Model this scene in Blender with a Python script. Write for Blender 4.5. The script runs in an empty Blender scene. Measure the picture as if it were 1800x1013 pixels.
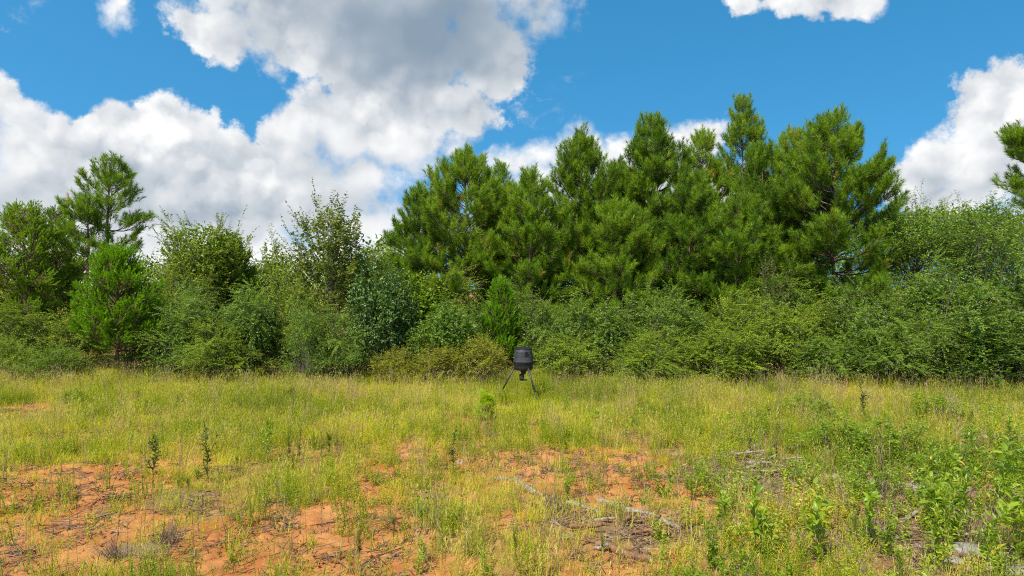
import bpy, math
import numpy as np
from math import radians as RAD

# ---------------------------------------------------------------- camera, sun, sky, exposure
SC = bpy.context.scene
FPX, CAMH, HZN = 1200.0, 2.9, 506.5          # focal length in photo pixels, camera height, horizon row
SUN_EL, SUN_AZ = RAD(54), RAD(-146)          # azimuth clockwise from +Y: behind the camera, to the left
SUN_E, SKY_E = 4.3, 0.14
EXPOSURE = 0.6

cam_d = bpy.data.cameras.new('camera')
cam = bpy.data.objects.new('camera', cam_d)
SC.collection.objects.link(cam)
cam.location = (0, 0, CAMH)
cam.rotation_euler = (RAD(90), 0, 0)
cam_d.sensor_width, cam_d.lens = 36.0, 24.0
cam_d.clip_start, cam_d.clip_end = 0.05, 4000
SC.camera = cam
SC.render.resolution_x, SC.render.resolution_y = 1024, 576
SC.render.engine = 'CYCLES'
SC.view_settings.view_transform = 'Standard'
SC.view_settings.look = 'None'
SC.view_settings.exposure = EXPOSURE
SC.view_settings.gamma = 1.0
SC.view_settings.use_curve_mapping = False
SC.cycles.max_bounces = 6
SC.cycles.diffuse_bounces = 3
SC.cycles.glossy_bounces = 2
SC.cycles.transmission_bounces = 4
SC.cycles.transparent_max_bounces = 4
SC.cycles.use_denoising = False
SC.cycles.filter_width = 1.1

sun_dir = np.array([math.sin(SUN_AZ) * math.cos(SUN_EL), math.cos(SUN_AZ) * math.cos(SUN_EL), math.sin(SUN_EL)])
sun_d = bpy.data.lights.new('sun', 'SUN')
sun_d.energy, sun_d.angle, sun_d.color = SUN_E, RAD(0.53), (1.0, 0.945, 0.85)
sun = bpy.data.objects.new('sun', sun_d)
SC.collection.objects.link(sun)
sun.rotation_euler = (math.pi / 2 - SUN_EL, 0, math.atan2(sun_dir[1], sun_dir[0]) + math.pi / 2)


class NB:
    """small helper for writing node graphs as expressions"""
    def __init__(s, nt):
        s.nt = nt

    def node(s, t, **kw):
        n = s.nt.nodes.new(t)
        for k, v in kw.items():
            setattr(n, k, v)
        return n

    def put(s, sock, v):
        if isinstance(v, bpy.types.NodeSocket):
            s.nt.links.new(v, sock)
        elif v is not None:
            sock.default_value = v

    def m(s, op, a, b=None, c=None, clamp=False):
        n = s.node('ShaderNodeMath', operation=op, use_clamp=clamp)
        for i, v in enumerate((a, b, c)):
            s.put(n.inputs[i], v)
        return n.outputs[0]

    def v(s, op, a, b=None, c=None, scale=None):
        n = s.node('ShaderNodeVectorMath', operation=op)
        for i, x in enumerate((a, b, c)):
            if x is not None:
                s.put(n.inputs[i], x)
        if scale is not None:
            s.put(n.inputs['Scale'], scale)
        return n.outputs['Value'] if op in ('LENGTH', 'DOT_PRODUCT', 'DISTANCE') else n.outputs['Vector']

    def rng(s, x, a, b, c=0.0, d=1.0, smooth=True):
        n = s.node('ShaderNodeMapRange', interpolation_type='SMOOTHSTEP' if smooth else 'LINEAR', clamp=True)
        for i, q in enumerate((x, a, b, c, d)):
            s.put(n.inputs[i], q)
        return n.outputs[0]

    def noise(s, vec, scale, detail=4.0, rough=0.5, dist=0.0, color=False):
        n = s.node('ShaderNodeTexNoise')
        s.put(n.inputs['Vector'], vec)
        n.inputs['Scale'].default_value = scale
        n.inputs['Detail'].default_value = detail
        n.inputs['Roughness'].default_value = rough
        n.inputs['Distortion'].default_value = dist
        return n.outputs['Color'] if color else n.outputs[0]

    def voro(s, vec, scale, detail=0.0, rough=0.5):
        n = s.node('ShaderNodeTexVoronoi', feature='F1')
        s.put(n.inputs['Vector'], vec)
        n.inputs['Scale'].default_value = scale
        n.inputs['Detail'].default_value = detail
        n.inputs['Roughness'].default_value = rough
        return n.outputs['Distance']

    def mix(s, f, a, b):
        n = s.node('ShaderNodeMix', data_type='RGBA')
        s.put(n.inputs[0], f)
        for i, x in ((6, a), (7, b)):
            s.put(n.inputs[i], x if isinstance(x, bpy.types.NodeSocket) else (*x[:3], 1.0))
        return n.outputs[2]


def sky_uv(px, py):
    az = math.atan((px - 900) / FPX)
    return az, math.atan((HZN - py) / FPX * math.cos(az))


world = bpy.data.worlds.new('World')
SC.world = world
world.use_nodes = True
world.cycles.sampling_method = 'MANUAL'
world.cycles.sample_map_resolution = 512


def build_sky():
    nt = world.node_tree
    nt.nodes.clear()
    g = NB(nt)
    tc = g.node('ShaderNodeTexCoord').outputs['Generated']
    d = g.v('NORMALIZE', tc)
    sx = g.node('ShaderNodeSeparateXYZ')
    nt.links.new(d, sx.inputs[0])
    x, y, z = sx.outputs
    az = g.m('ARCTAN2', x, y)
    el = g.m('ARCSINE', z)
    cb = g.node('ShaderNodeCombineXYZ')
    nt.links.new(az, cb.inputs[0]); nt.links.new(el, cb.inputs[1])
    uv = cb.outputs[0]
    # cauliflower warp, evaluated on the 3D direction
    w1 = g.v('SUBTRACT', g.noise(d, 11, 2, 0.5, color=True), (0.5, 0.5, 0.5))
    w2 = g.v('SUBTRACT', g.noise(d, 38, 4, 0.6, color=True), (0.5, 0.5, 0.5))
    P = g.v('ADD', uv, g.v('ADD', g.v('SCALE', w1, scale=0.085), g.v('SCALE', w2, scale=0.022)))
    P2 = g.v('ADD', uv, g.v('SCALE', w1, scale=0.16))
    dw = g.v('ADD', d, g.v('SCALE', w2, scale=0.030))
    bl = g.voro(dw, 17, 1.6, 0.45)
    bs = g.voro(g.v('ADD', dw, (-0.010, 0.0, 0.015)), 17, 1.6, 0.45)

    def field(blobs, vec, soft):
        acc = None
        for (px, py, a, b) in blobs:
            u, v = sky_uv(px, py)
            ra = a / FPX * math.cos(u) ** 2
            rb = b / FPX * math.cos(u)
            q = g.v('MULTIPLY', g.v('SUBTRACT', vec, (u, v, 0)), (1 / ra, 1 / rb, 0))
            f = g.m('MULTIPLY', g.m('SUBTRACT', 1.0, g.v('LENGTH', q)), min(ra, rb))
            acc = f if acc is None else g.m('SMOOTH_MAX', acc, f, soft)
        return acc

    cumulus = [  # photo position and half sizes of each heap
        (640, -30, 390, 130), (385, 38, 108, 68), (520, 60, 130, 90), (700, 100, 165, 110), (845, 85, 115, 95), (960, 12, 85, 55),
        (790, 195, 140, 65), (680, 185, 150, 75), (870, 150, 55, 60), (192, 10, 52, 48), (900, 105, 55, 45),
        (-10, 190, 85, 85), (60, 280, 130, 115), (200, 240, 95, 85), (300, 245, 100, 90), (385, 275, 85, 85), (180, 350, 350, 125),
        (510, 240, 90, 90), (600, 235, 130, 95), (700, 260, 125, 75), (470, 350, 350, 115), (640, 320, 120, 80), (330, 450, 560, 100),
        (620, 410, 190, 80), (785, 262, 62, 40),
        (900, 300, 66, 58), (955, 280, 64, 56), (1015, 270, 66, 58), (1100, 283, 95, 58), (1170, 260, 84, 60), (1240, 246, 76, 62), (1090, 370, 350, 110),
        (1770, 190, 110, 110), (1710, 215, 80, 95), (1690, 285, 110, 80), (1800, 260, 130, 140), (1620, 335, 115, 62), (1740, 350, 210, 65), (1860, 150, 110, 80),
        (1415, -10, 95, 40), (1365, -8, 60, 26), (1480, -14, 115, 56), (1550, -4, 50, 46), (1315, -18, 56, 34), (1500, -80, 200, 80)]
    grey = [  # thick cores and flat bases: position, half sizes, depth of grey
        (750, 70, 190, 95, .92), (600, 5, 150, 70, .42), (430, 30, 90, 40, .26), (560, 70, 90, 40, .12), (880, 40, 80, 50, .45), (790, 215, 110, 28, .30),
        (60, 255, 120, 36, .20), (110, 335, 150, 40, .34), (330, 330, 130, 34, .28), (215, 285, 60, 18, .22), (490, 290, 100, 22, .28), (620, 295, 100, 22, .28), (330, 225, 60, 16, .16), (570, 215, 60, 14, .16),
        (300, 390, 330, 40, .42), (620, 375, 170, 40, .38), (720, 285, 90, 22, .24), (390, 250, 40, 14, .12),
        (1640, 335, 150, 30, .40), (1785, 185, 40, 45, .20), (1700, 285, 70, 22, .12), (1800, 325, 110, 45, .26), (1480, -5, 90, 30, .22), (1000, 310, 90, 18, .2), (1150, 310, 90, 18, .2)]
    D = field(cumulus, P, 0.012)
    D = g.m('ADD', D, g.m('ADD', 0.000, g.m('MULTIPLY', g.m('SUBTRACT', 0.42, bl), 0.024)))
    # the rest of the sky: the same fair-weather heaps, scattered
    gen = g.m('MULTIPLY', g.m('SUBTRACT', g.noise(g.v('MULTIPLY', d, (1, 1, 2.2)), 3.2, 7, 0.55), 0.53), 0.30)
    inside = g.m('MULTIPLY', g.rng(g.m('ABSOLUTE', az), 0.72, 0.86, 1, 0), g.rng(el, 0.44, 0.58, 1, 0))
    D = g.m('ADD', g.m('MULTIPLY', D, inside), g.m('MULTIPLY', gen, g.m('SUBTRACT', 1, inside)))
    fine = g.noise(d, 70, 5, 0.62)
    Dm = g.m('ADD', D, g.m('MULTIPLY', g.m('SUBTRACT', fine, 0.5), 0.030))
    big = g.noise(d, 6.5, 3, 0.5)
    mask = g.rng(Dm, -0.004, g.rng(big, 0.40, 0.62, 0.009, 0.040))
    # wisps
    wn = g.noise(g.v('MULTIPLY', d, (1, 1, 1.6)), 22, 6, 0.65, 0.6)
    wp = field([(950, 170, 60, 45), (935, 215, 40, 30), (30, 30, 45, 40), (800, 300, 90, 30), (730, 335, 60, 26), (520, 255, 50, 30)], P2, 0.01)
    wisp = g.m('MULTIPLY', g.rng(wn, 0.52, 0.78), g.rng(wp, -0.005, 0.03))
    mask = g.m('MAXIMUM', mask, g.m('MULTIPLY', wisp, 0.6))
    # self shading of the heaps: light comes from above left behind, grey bases
    n_a = g.noise(d, 9, 4, 0.5)
    n_b = g.noise(g.v('ADD', d, (-0.022, 0.0, 0.034)), 9, 4, 0.5)
    relief = g.m('MULTIPLY', g.m('SUBTRACT', n_b, n_a), 0.9)
    G = None
    for (px, py, a, b, amp) in grey:
        u, v = sky_uv(px, py)
        q = g.v('MULTIPLY', g.v('SUBTRACT', P2, (u, v, 0)), (FPX / a / math.cos(u) ** 2, FPX / b / math.cos(u), 0))
        q2 = g.v('DOT_PRODUCT', q, q)
        e = g.m('MULTIPLY', g.m('EXPONENT', g.m('MULTIPLY', q2, -0.8)), amp)
        G = e if G is None else g.m('ADD', G, g.m('MULTIPLY', e, g.m('SUBTRACT', 1.0, G)))
    G = g.m('ADD', g.m('MULTIPLY', G, inside), g.m('MULTIPLY', g.rng(D, 0.01, 0.09), g.m('MULTIPLY', g.m('SUBTRACT', 1, inside), 0.5)))
    puff = g.m('MULTIPLY', g.m('SUBTRACT', bl, bs), g.rng(big, 0.38, 0.64, 0.85, 0.15))
    crev = g.m('MULTIPLY', g.m('SUBTRACT', bl, 0.40), g.rng(big, 0.38, 0.62, 0.24, 0.06))
    shape = g.m('ADD', g.m('ADD', puff, crev), g.m('ADD', relief, g.m('MULTIPLY', g.m('SUBTRACT', fine, 0.5), 0.07)))
    shape = g.m('MULTIPLY', shape, g.m('SUBTRACT', 1.0, g.m('MULTIPLY', G, 1.0)))
    shape = g.m('MULTIPLY', shape, g.rng(D, -0.01, 0.03, 0.4, 1.0))
    sh = g.m('ADD', g.m('ADD', G, shape), 0.08, clamp=True)
    ccol = g.mix(sh, (0.98, 0.98, 0.98), (0.255, 0.340, 0.435))
    sky = g.node('ShaderNodeTexSky', sky_type='NISHITA')
    sky.sun_disc = False
    sky.sun_elevation, sky.sun_rotation = SUN_EL, SUN_AZ % (2 * math.pi)
    sky.altitude, sky.air_density, sky.dust_density, sky.ozone_density = 100, 1.0, 0.6, 1.6
    hs = g.node('ShaderNodeHueSaturation')
    hs.inputs['Hue'].default_value = 0.483
    hs.inputs['Saturation'].default_value = 1.38
    hs.inputs['Value'].default_value = 1.0
    nt.links.new(sky.outputs[0], hs.inputs['Color'])
    sv = g.v('NORMALIZE', g.v('ADD', g.v('MULTIPLY', d, (1, 1, 0.9)), (0, 0, 0.29)))
    nt.links.new(sv, sky.inputs[0])
    b1 = g.node('ShaderNodeBackground')
    nt.links.new(hs.outputs[0], b1.inputs[0])
    b1.inputs[1].default_value = SKY_E
    b2 = g.node('ShaderNodeBackground')
    nt.links.new(ccol, b2.inputs[0])
    b2.inputs[1].default_value = 0.69
    mx = g.node('ShaderNodeMixShader')
    nt.links.new(mask, mx.inputs[0]); nt.links.new(b1.outputs[0], mx.inputs[1]); nt.links.new(b2.outputs[0], mx.inputs[2])
    out = g.node('ShaderNodeOutputWorld')
    nt.links.new(mx.outputs[0], out.inputs[0])


build_sky()

# ---------------------------------------------------------------- helpers
rs = np.random.default_rng(7)


def nrm(a):
    return a / np.maximum(np.linalg.norm(a, axis=-1, keepdims=True), 1e-9)


_T = np.random.default_rng(99).random((256, 256))


def vnoise(x, y):
    x0 = np.floor(x).astype(int); y0 = np.floor(y).astype(int)
    fx = x - x0; fy = y - y0
    fx = fx * fx * (3 - 2 * fx); fy = fy * fy * (3 - 2 * fy)
    a = _T[x0 & 255, y0 & 255]; b = _T[(x0 + 1) & 255, y0 & 255]
    c = _T[x0 & 255, (y0 + 1) & 255]; d = _T[(x0 + 1) & 255, (y0 + 1) & 255]
    return (a * (1 - fx) + b * fx) * (1 - fy) + (c * (1 - fx) + d * fx) * fy


def fbm(x, y, oct=4, seed=0.0):
    s = 0; amp = 0.5; tot = 0
    for i in range(oct):
        s = s + amp * vnoise(x * 2 ** i + 17.3 * i + seed, y * 2 ** i - 9.1 * i + seed * 1.7)
        tot += amp; amp *= 0.5
    return s / tot


def mesh(name, V, F, mats, tint=None, midx=None, smooth=False):
    """one mesh from vertex and face arrays (F: list of (m,3)/(m,4) arrays)"""
    me = bpy.data.meshes.new(name)
    if not isinstance(F, (list, tuple)):
        F = [F]
    F = [np.asarray(f, dtype=np.int32) for f in F if len(f)]
    V = np.asarray(V, dtype=np.float32)
    loops = np.concatenate([f.ravel() for f in F])
    sizes = np.concatenate([np.full(len(f), f.shape[1], np.int32) for f in F])
    starts = np.concatenate([[0], np.cumsum(sizes)[:-1]]).astype(np.int32)
    me.vertices.add(len(V)); me.vertices.foreach_set('co', V.ravel())
    me.loops.add(len(loops)); me.loops.foreach_set('vertex_index', loops)
    me.polygons.add(len(sizes)); me.polygons.foreach_set('loop_start', starts)
    for m_ in (mats if isinstance(mats, (list, tuple)) else [mats]):
        me.materials.append(m_)
    if midx is not None:
        me.polygons.foreach_set('material_index', np.asarray(midx, np.int32))
    if smooth:
        me.polygons.foreach_set('use_smooth', np.ones(len(sizes), bool))
    if tint is not None:
        at = me.attributes.new('tint', 'FLOAT', 'POINT')
        at.data.foreach_set('value', np.asarray(tint, np.float32))
    me.update(calc_edges=True)
    return me


class Geo:
    """collects vertex / face arrays for ONE mesh"""
    def __init__(s):
        s.V, s.F3, s.F4, s.T, s.n = [], [], [], [], 0
        s.M3, s.M4 = [], []

    def add(s, V, F, tint=0.5, mat=0):
        V = np.asarray(V, float).reshape(-1, 3); F = np.asarray(F)
        if not len(V):
            return
        s.V.append(V)
        if F.shape[1] == 3:
            s.F3.append(F + s.n); s.M3.append(np.full(len(F), mat))
        else:
            s.F4.append(F + s.n); s.M4.append(np.full(len(F), mat))
        s.T.append(np.broadcast_to(np.asarray(tint, float), (len(V),)) if np.ndim(tint) < 2 else tint.ravel())
        s.n += len(V)

    def mesh(s, name, mats, smooth=False):
        F, M = [], []
        if s.F3:
            F.append(np.concatenate(s.F3)); M.append(np.concatenate(s.M3))
        if s.F4:
            F.append(np.concatenate(s.F4)); M.append(np.concatenate(s.M4))
        return mesh(name, np.concatenate(s.V), F, mats, np.concatenate(s.T), np.concatenate(M), smooth)

    # ---- shapes
    def leaves(s, P, D, N, L, W, tint, fold=0.25, mat=0):
        """pointed leaves: a diamond folded along the midrib"""
        n = len(P)
        D = nrm(D); S = nrm(np.cross(D, N)); U = np.cross(S, D)
        L = np.broadcast_to(L, (n,))[:, None]; W = np.broadcast_to(W, (n,))[:, None]
        mid = P + D * L * 0.45
        V = np.stack([P, mid + S * W / 2 + U * W * fold, P + D * L - U * L * 0.12, mid - S * W / 2 + U * W * fold], 1)
        i = np.arange(n)[:, None] * 4
        s.add(V, np.concatenate([i + np.array([0, 1, 2]), i + np.array([0, 2, 3])]), np.repeat(np.broadcast_to(tint, (n,)), 4), mat)

    def needles(s, P, D, L, w, tint, rg, mat=0):
        n = len(P)
        D = nrm(D); S = nrm(np.cross(D, rg.normal(size=(n, 3))))
        L = np.broadcast_to(L, (n,))[:, None]; w = np.broadcast_to(w, (n,))[:, None]
        V = np.stack([P - S * w / 2, P + S * w / 2, P + D * L], 1)
        s.add(V, np.arange(n * 3).reshape(n, 3), np.repeat(np.broadcast_to(tint, (n,)), 3), mat)

    def twigs(s, A, B, ra, rb, k=3, tint=0.5, mat=0):
        """straight tapered prisms from A to B"""
        n = len(A)
        D = nrm(B - A)
        up = np.where(np.abs(D[:, 2:3]) > 0.9, np.array([[1.0, 0, 0]]), np.array([[0, 0, 1.0]]))
        S = nrm(np.cross(D, up)); U = np.cross(S, D)
        a = np.arange(k) / k * 2 * math.pi
        ring = S[:, None] * np.cos(a)[None, :, None] + U[:, None] * np.sin(a)[None, :, None]
        ra = np.broadcast_to(ra, (n,))[:, None, None]; rb = np.broadcast_to(rb, (n,))[:, None, None]
        V = np.concatenate([A[:, None] + ring * ra, B[:, None] + ring * rb], 1)
        base = np.arange(n)[:, None] * 2 * k
        F = np.concatenate([base + np.array([j, (j + 1) % k, k + (j + 1) % k, k + j]) for j in range(k)])
        s.add(V, F, tint, mat)

    def tube(s, pts, rad, k=7, tint=0.5, mat=0, cap=True):
        pts = np.asarray(pts, float); n = len(pts)
        rad = np.broadcast_to(rad, (n,))
        T = nrm(np.gradient(pts, axis=0))
        ref = np.array([1.0, 0.1, 0]) if abs(T[0][2]) > 0.7 else np.array([0, 0, 1.0])
        S = nrm(np.cross(T, ref)); U = np.cross(S, T)
        a = np.arange(k) / k * 2 * math.pi
        V = pts[:, None] + (S[:, None] * np.cos(a)[None, :, None] + U[:, None] * np.sin(a)[None, :, None]) * rad[:, None, None]
        F = []
        for i in range(n - 1):
            for j in range(k):
                F.append((i * k + j, i * k + (j + 1) % k, (i + 1) * k + (j + 1) % k, (i + 1) * k + j))
        V = V.reshape(-1, 3); n0 = s.n
        if cap:
            V = np.concatenate([V, pts[:1], pts[-1:]])
        s.add(V, np.array(F), tint, mat)
        if cap:
            f = [(n * k, (j + 1) % k, j) for j in range(k)] + [(n * k + 1, (n - 1) * k + j, (n - 1) * k + (j + 1) % k) for j in range(k)]
            s.F3.append(np.array(f) + n0); s.M3.append(np.full(len(f), mat))

    def blades(s, P, D, L, w, bend, tint, seg=3, mat=0):
        """grass blades: ribbons that bend over along their lean direction"""
        n = len(P)
        L = np.broadcast_to(L, (n,)); w = np.broadcast_to(w, (n,)); bend = np.broadcast_to(bend, (n,))
        D = nrm(D)
        H = nrm(np.stack([D[:, 0], D[:, 1], np.zeros(n)], 1) + 1e-6)
        S = nrm(np.cross(D, H) + np.cross(H, np.array([0, 0, 1.0])) * 0.3 + 1e-6)
        rows = []
        for i in range(seg + 1):
            t = i / seg
            c = P + D * (L * t)[:, None] + H * (L * bend * t * t)[:, None] - np.array([0, 0, 1.0]) * (L * bend * 0.55 * t ** 3)[:, None]
            if i < seg:
                ww = (w * (1 - 0.55 * t) / 2)[:, None]
                rows += [c - S * ww, c + S * ww]
            else:
                rows.append(c)
        V = np.stack(rows, 1); q = V.shape[1]
        b = np.arange(n)[:, None] * q
        f4 = np.concatenate([b + np.array([2 * i, 2 * i + 1, 2 * i + 3, 2 * i + 2]) for i in range(seg - 1)]) if seg > 1 else None
        f3 = b + np.array([2 * seg - 2, 2 * seg - 1, 2 * seg])
        tt = np.repeat(np.broadcast_to(tint, (n,)), q)
        n0 = s.n
        s.add(V, f3, tt, mat)
        if f4 is not None:
            s.F4.append(f4 + n0); s.M4.append(np.full(len(f4), mat))


COL = SC.collection


def link(name, data, parent=None, loc=None, rotz=0.0, scale=None):
    o = bpy.data.objects.new(name, data)
    COL.objects.link(o)
    if parent is not None:
        o.parent = parent
    if loc is not None:
        o.location = [float(q) for q in loc]
    if rotz:
        o.rotation_euler = (0, 0, rotz)
    if scale is not None:
        o.scale = scale
    return o


def thing(name, label, cat, loc=(0, 0, 0), rotz=0.0, group=None, scale=None, data=None):
    o = link(name, data, None, loc, rotz, scale)
    o['label'] = label; o['category'] = cat
    if group:
        o['group'] = group
    return o


def copy_thing(src, label, loc, rotz, scale, group=None):
    r = src.copy(); COL.objects.link(r)
    r.location = [float(q) for q in loc]; r.rotation_euler = (0, 0, rotz); r.scale = scale
    r['label'] = label
    if group:
        r['group'] = group
    for ch in src.children:
        c = ch.copy(); COL.objects.link(c); c.parent = r
    return r


# ---------------------------------------------------------------- materials
def leaf_mat(name, lo, hi, old=None, trans=0.35, rough=0.5, spec=0.3, tcol=None, var=0.25):
    """leaf: per-leaf tint runs lo..hi, single plants differ a little, light passes through"""
    m = bpy.data.materials.new(name); m.use_nodes = True
    nt = m.node_tree; nt.nodes.clear(); g = NB(nt)
    at = g.node('ShaderNodeAttribute', attribute_name='tint').outputs['Fac']
    oi = g.node('ShaderNodeObjectInfo').outputs['Random']
    patch = g.node('ShaderNodeAttribute', attribute_name='patch', attribute_type='INSTANCER').outputs['Fac']
    t = g.m('ADD', g.m('ADD', at, patch), g.m('MULTIPLY', g.m('SUBTRACT', oi, 0.5), var), clamp=True)
    rp = g.node('ShaderNodeValToRGB')
    e = rp.color_ramp.elements
    e[0].position, e[0].color = 0.0, (*lo, 1)
    e[1].position, e[1].color = 0.9, (*hi, 1)
    if old is not None:
        k = e.new(1.0); k.color = (*old, 1)
    nt.links.new(t, rp.inputs[0])
    p = g.node('ShaderNodeBsdfPrincipled')
    nt.links.new(rp.outputs[0], p.inputs['Base Color'])
    p.inputs['Roughness'].default_value = rough
    p.inputs['Specular IOR Level'].default_value = spec
    tr = g.node('ShaderNodeBsdfTranslucent')
    tc = g.v('MULTIPLY', rp.outputs[0], tcol or (1.7, 1.6, 0.6))
    nt.links.new(tc, tr.inputs[0])
    mx = g.node('ShaderNodeMixShader'); mx.inputs[0].default_value = trans
    nt.links.new(p.outputs[0], mx.inputs[1]); nt.links.new(tr.outputs[0], mx.inputs[2])
    o = g.node('ShaderNodeOutputMaterial'); nt.links.new(mx.outputs[0], o.inputs[0])
    return m


def bark_mat(name, a, b, scale=30.0, stretch=0.15, rough=0.9, bump=0.6):
    m = bpy.data.materials.new(name); m.use_nodes = True
    nt = m.node_tree; g = NB(nt)
    p = nt.nodes['Principled BSDF']
    tc = g.node('ShaderNodeTexCoord').outputs['Object']
    v = g.v('MULTIPLY', tc, (1, 1, stretch))
    n = g.noise(v, scale, 6, 0.65)
    c = g.mix(g.rng(n, 0.3, 0.7), a, b)
    nt.links.new(c, p.inputs['Base Color'])
    p.inputs['Roughness'].default_value = rough
    p.inputs['Specular IOR Level'].default_value = 0.2
    bp = g.node('ShaderNodeBump'); bp.inputs['Strength'].default_value = bump; bp.inputs['Distance'].default_value = 0.01
    nt.links.new(n, bp.inputs['Height']); nt.links.new(bp.outputs[0], p.inputs['Normal'])
    return m


def plain_mat(name, col, rough=0.6, spec=0.3, metal=0.0, var=0.15, scale=40.0):
    m = bpy.data.materials.new(name); m.use_nodes = True
    nt = m.node_tree; g = NB(nt)
    p = nt.nodes['Principled BSDF']
    n = g.noise(g.node('ShaderNodeTexCoord').outputs['Object'], scale, 5, 0.6)
    c = g.mix(g.rng(n, 0.3, 0.7), [q * (1 - var) for q in col], [q * (1 + var) for q in col])
    nt.links.new(c, p.inputs['Base Color'])
    p.inputs['Roughness'].default_value = rough
    p.inputs['Specular IOR Level'].default_value = spec
    p.inputs['Metallic'].default_value = metal
    return m


M_PINE = leaf_mat('pine_needles', (0.048, 0.125, 0.008), (0.290, 0.430, 0.020), (0.38, 0.26, 0.05), trans=0.40, rough=0.45, spec=0.35, var=.34)
M_PINE_Y = leaf_mat('young_pine_needles', (0.20, 0.33, 0.010), (0.48, 0.58, 0.025), trans=0.4)
M_CEDAR = leaf_mat('cedar_sprays', (0.070, 0.175, 0.006), (0.220, 0.400, 0.010), trans=0.35)
M_CEDAR_O = leaf_mat('olive_cedar_sprays', (0.095, 0.185, 0.010), (0.270, 0.400, 0.024), trans=0.38)
M_PRIVET = leaf_mat('privet_leaves', (0.075, 0.165, 0.012), (0.280, 0.400, 0.042), trans=0.34, rough=0.4, spec=0.45)
M_PRIVET_Y = leaf_mat('yellowish_leaves', (0.115, 0.200, 0.010), (0.350, 0.445, 0.028), (0.38, 0.31, 0.05), trans=0.3, rough=0.45)
M_OAK = leaf_mat('oak_leaves', (0.095, 0.140, 0.014), (0.300, 0.340, 0.060), (0.34, 0.24, 0.08), trans=0.35, rough=0.4, spec=0.45)
M_OLIVE = leaf_mat('olive_leaves', (0.110, 0.180, 0.010), (0.320, 0.400, 0.034), (0.30, 0.22, 0.06), trans=0.28)
M_DARK = leaf_mat('glossy_dark_leaves', (0.040, 0.105, 0.014), (0.150, 0.250, 0.042), trans=0.2, rough=0.42, spec=0.45)
M_SWEET = leaf_mat('light_green_leaves', (0.095, 0.190, 0.012), (0.260, 0.370, 0.028), trans=0.35)
M_WEEDY = leaf_mat('brownish_weed_leaves', (0.170, 0.200, 0.010), (0.430, 0.410, 0.025), (0.42, 0.20, 0.04), trans=0.3)
M_GRASS = leaf_mat('yellow_green_grass', (0.300, 0.350, 0.010), (0.580, 0.570, 0.025), (0.60, 0.42, 0.09), trans=0.42, var=0.5)
M_TALL = leaf_mat('olive_grass', (0.230, 0.260, 0.016), (0.510, 0.480, 0.065), (0.52, 0.37, 0.13), trans=0.3, var=0.7)
M_STRAW = leaf_mat('dry_grass', (0.220, 0.150, 0.080), (0.450, 0.320, 0.190), trans=0.25, var=0.5)
M_FORB = leaf_mat('weed_leaves', (0.170, 0.250, 0.010), (0.430, 0.490, 0.025), (0.55, 0.42, 0.05), trans=0.42, var=0.6)
M_LUSH = leaf_mat('fresh_sapling_leaves', (0.100, 0.200, 0.012), (0.330, 0.440, 0.028), (0.58, 0.46, 0.04), trans=0.4, rough=0.4, spec=0.4)
M_SAPL = leaf_mat('dark_sapling_leaves', (0.035, 0.075, 0.015), (0.130, 0.170, 0.030), (0.30, 0.16, 0.05), trans=0.3)
M_GOLD = leaf_mat('yellow_flowers', (0.42, 0.36, 0.02), (0.65, 0.52, 0.03), trans=0.3)
M_BRUSH = leaf_mat('dead_twigs', (0.120, 0.075, 0.050), (0.330, 0.230, 0.160), trans=0.05, var=0.2)
M_LITTER = leaf_mat('litter_bits', (0.105, 0.058, 0.030), (0.340, 0.235, 0.150), trans=0.05, var=0.4)
M_BARK = bark_mat('pine_bark', (0.060, 0.040, 0.030), (0.190, 0.130, 0.100))
M_BARK_R = bark_mat('cedar_bark', (0.120, 0.070, 0.045), (0.260, 0.165, 0.120))
M_BARK_G = bark_mat('grey_bark', (0.080, 0.068, 0.055), (0.210, 0.185, 0.155))
M_STALK = leaf_mat('olive_weed_leaves', (0.085, 0.110, 0.010), (0.260, 0.290, 0.025), (0.40, 0.25, 0.05), trans=0.3, var=0.5)
M_STEM = bark_mat('weed_stems', (0.075, 0.065, 0.025), (0.190, 0.150, 0.060))
M_STEM_G = bark_mat('green_stems', (0.090, 0.120, 0.025), (0.200, 0.230, 0.050))
M_STEM_D = bark_mat('dead_stems', (0.130, 0.100, 0.080), (0.280, 0.230, 0.190))
M_WOOD = bark_mat('weathered_wood', (0.130, 0.100, 0.076), (0.400, 0.335, 0.265), 26, 1.0)
M_WOOD_O = bark_mat('rotten_wood', (0.095, 0.046, 0.022), (0.300, 0.165, 0.080), 24, 1.0)
M_STONE = bark_mat('pale_stone', (0.150, 0.130, 0.115), (0.350, 0.325, 0.300), 14, 1.0, bump=0.4)

# ---------------------------------------------------------------- the ground
def px_to_ground(px, py):
    Y = CAMH * FPX / (py - HZN)
    return (px - 900) / FPX * Y, Y


PATCHES = [(100, 862, 175, 55, .85), (50, 955, 150, 75, .85), (265, 828, 120, 26, .6), (480, 965, 210, 55, .9), (545, 925, 120, 40, 1.0), (420, 1000, 120, 40, .9),
           (670, 965, 75, 60, .8), (665, 860, 60, 55, .45), (35, 727, 75, 14, 1.1), (1010, 826, 175, 38, 1.15), (1185, 858, 70, 40, .7), (1090, 872, 85, 26, .8),
           (250, 930, 90, 30, .55), (740, 1000, 60, 40, .4), (900, 812, 60, 18, .8), (1120, 990, 120, 40, .35), (700, 800, 60, 18, .3)]
DEBRIS = [(1335, 838, 125, 52, 1.2), (1080, 930, 130, 45, .5), (1620, 870, 150, 38, .9), (1600, 950, 230, 70, .8), (1740, 780, 110, 28, .9), (1480, 850, 120, 26, .7),
          (330, 875, 110, 22, .5), (250, 970, 90, 34, .6), (1400, 900, 150, 50, .5)]


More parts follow.
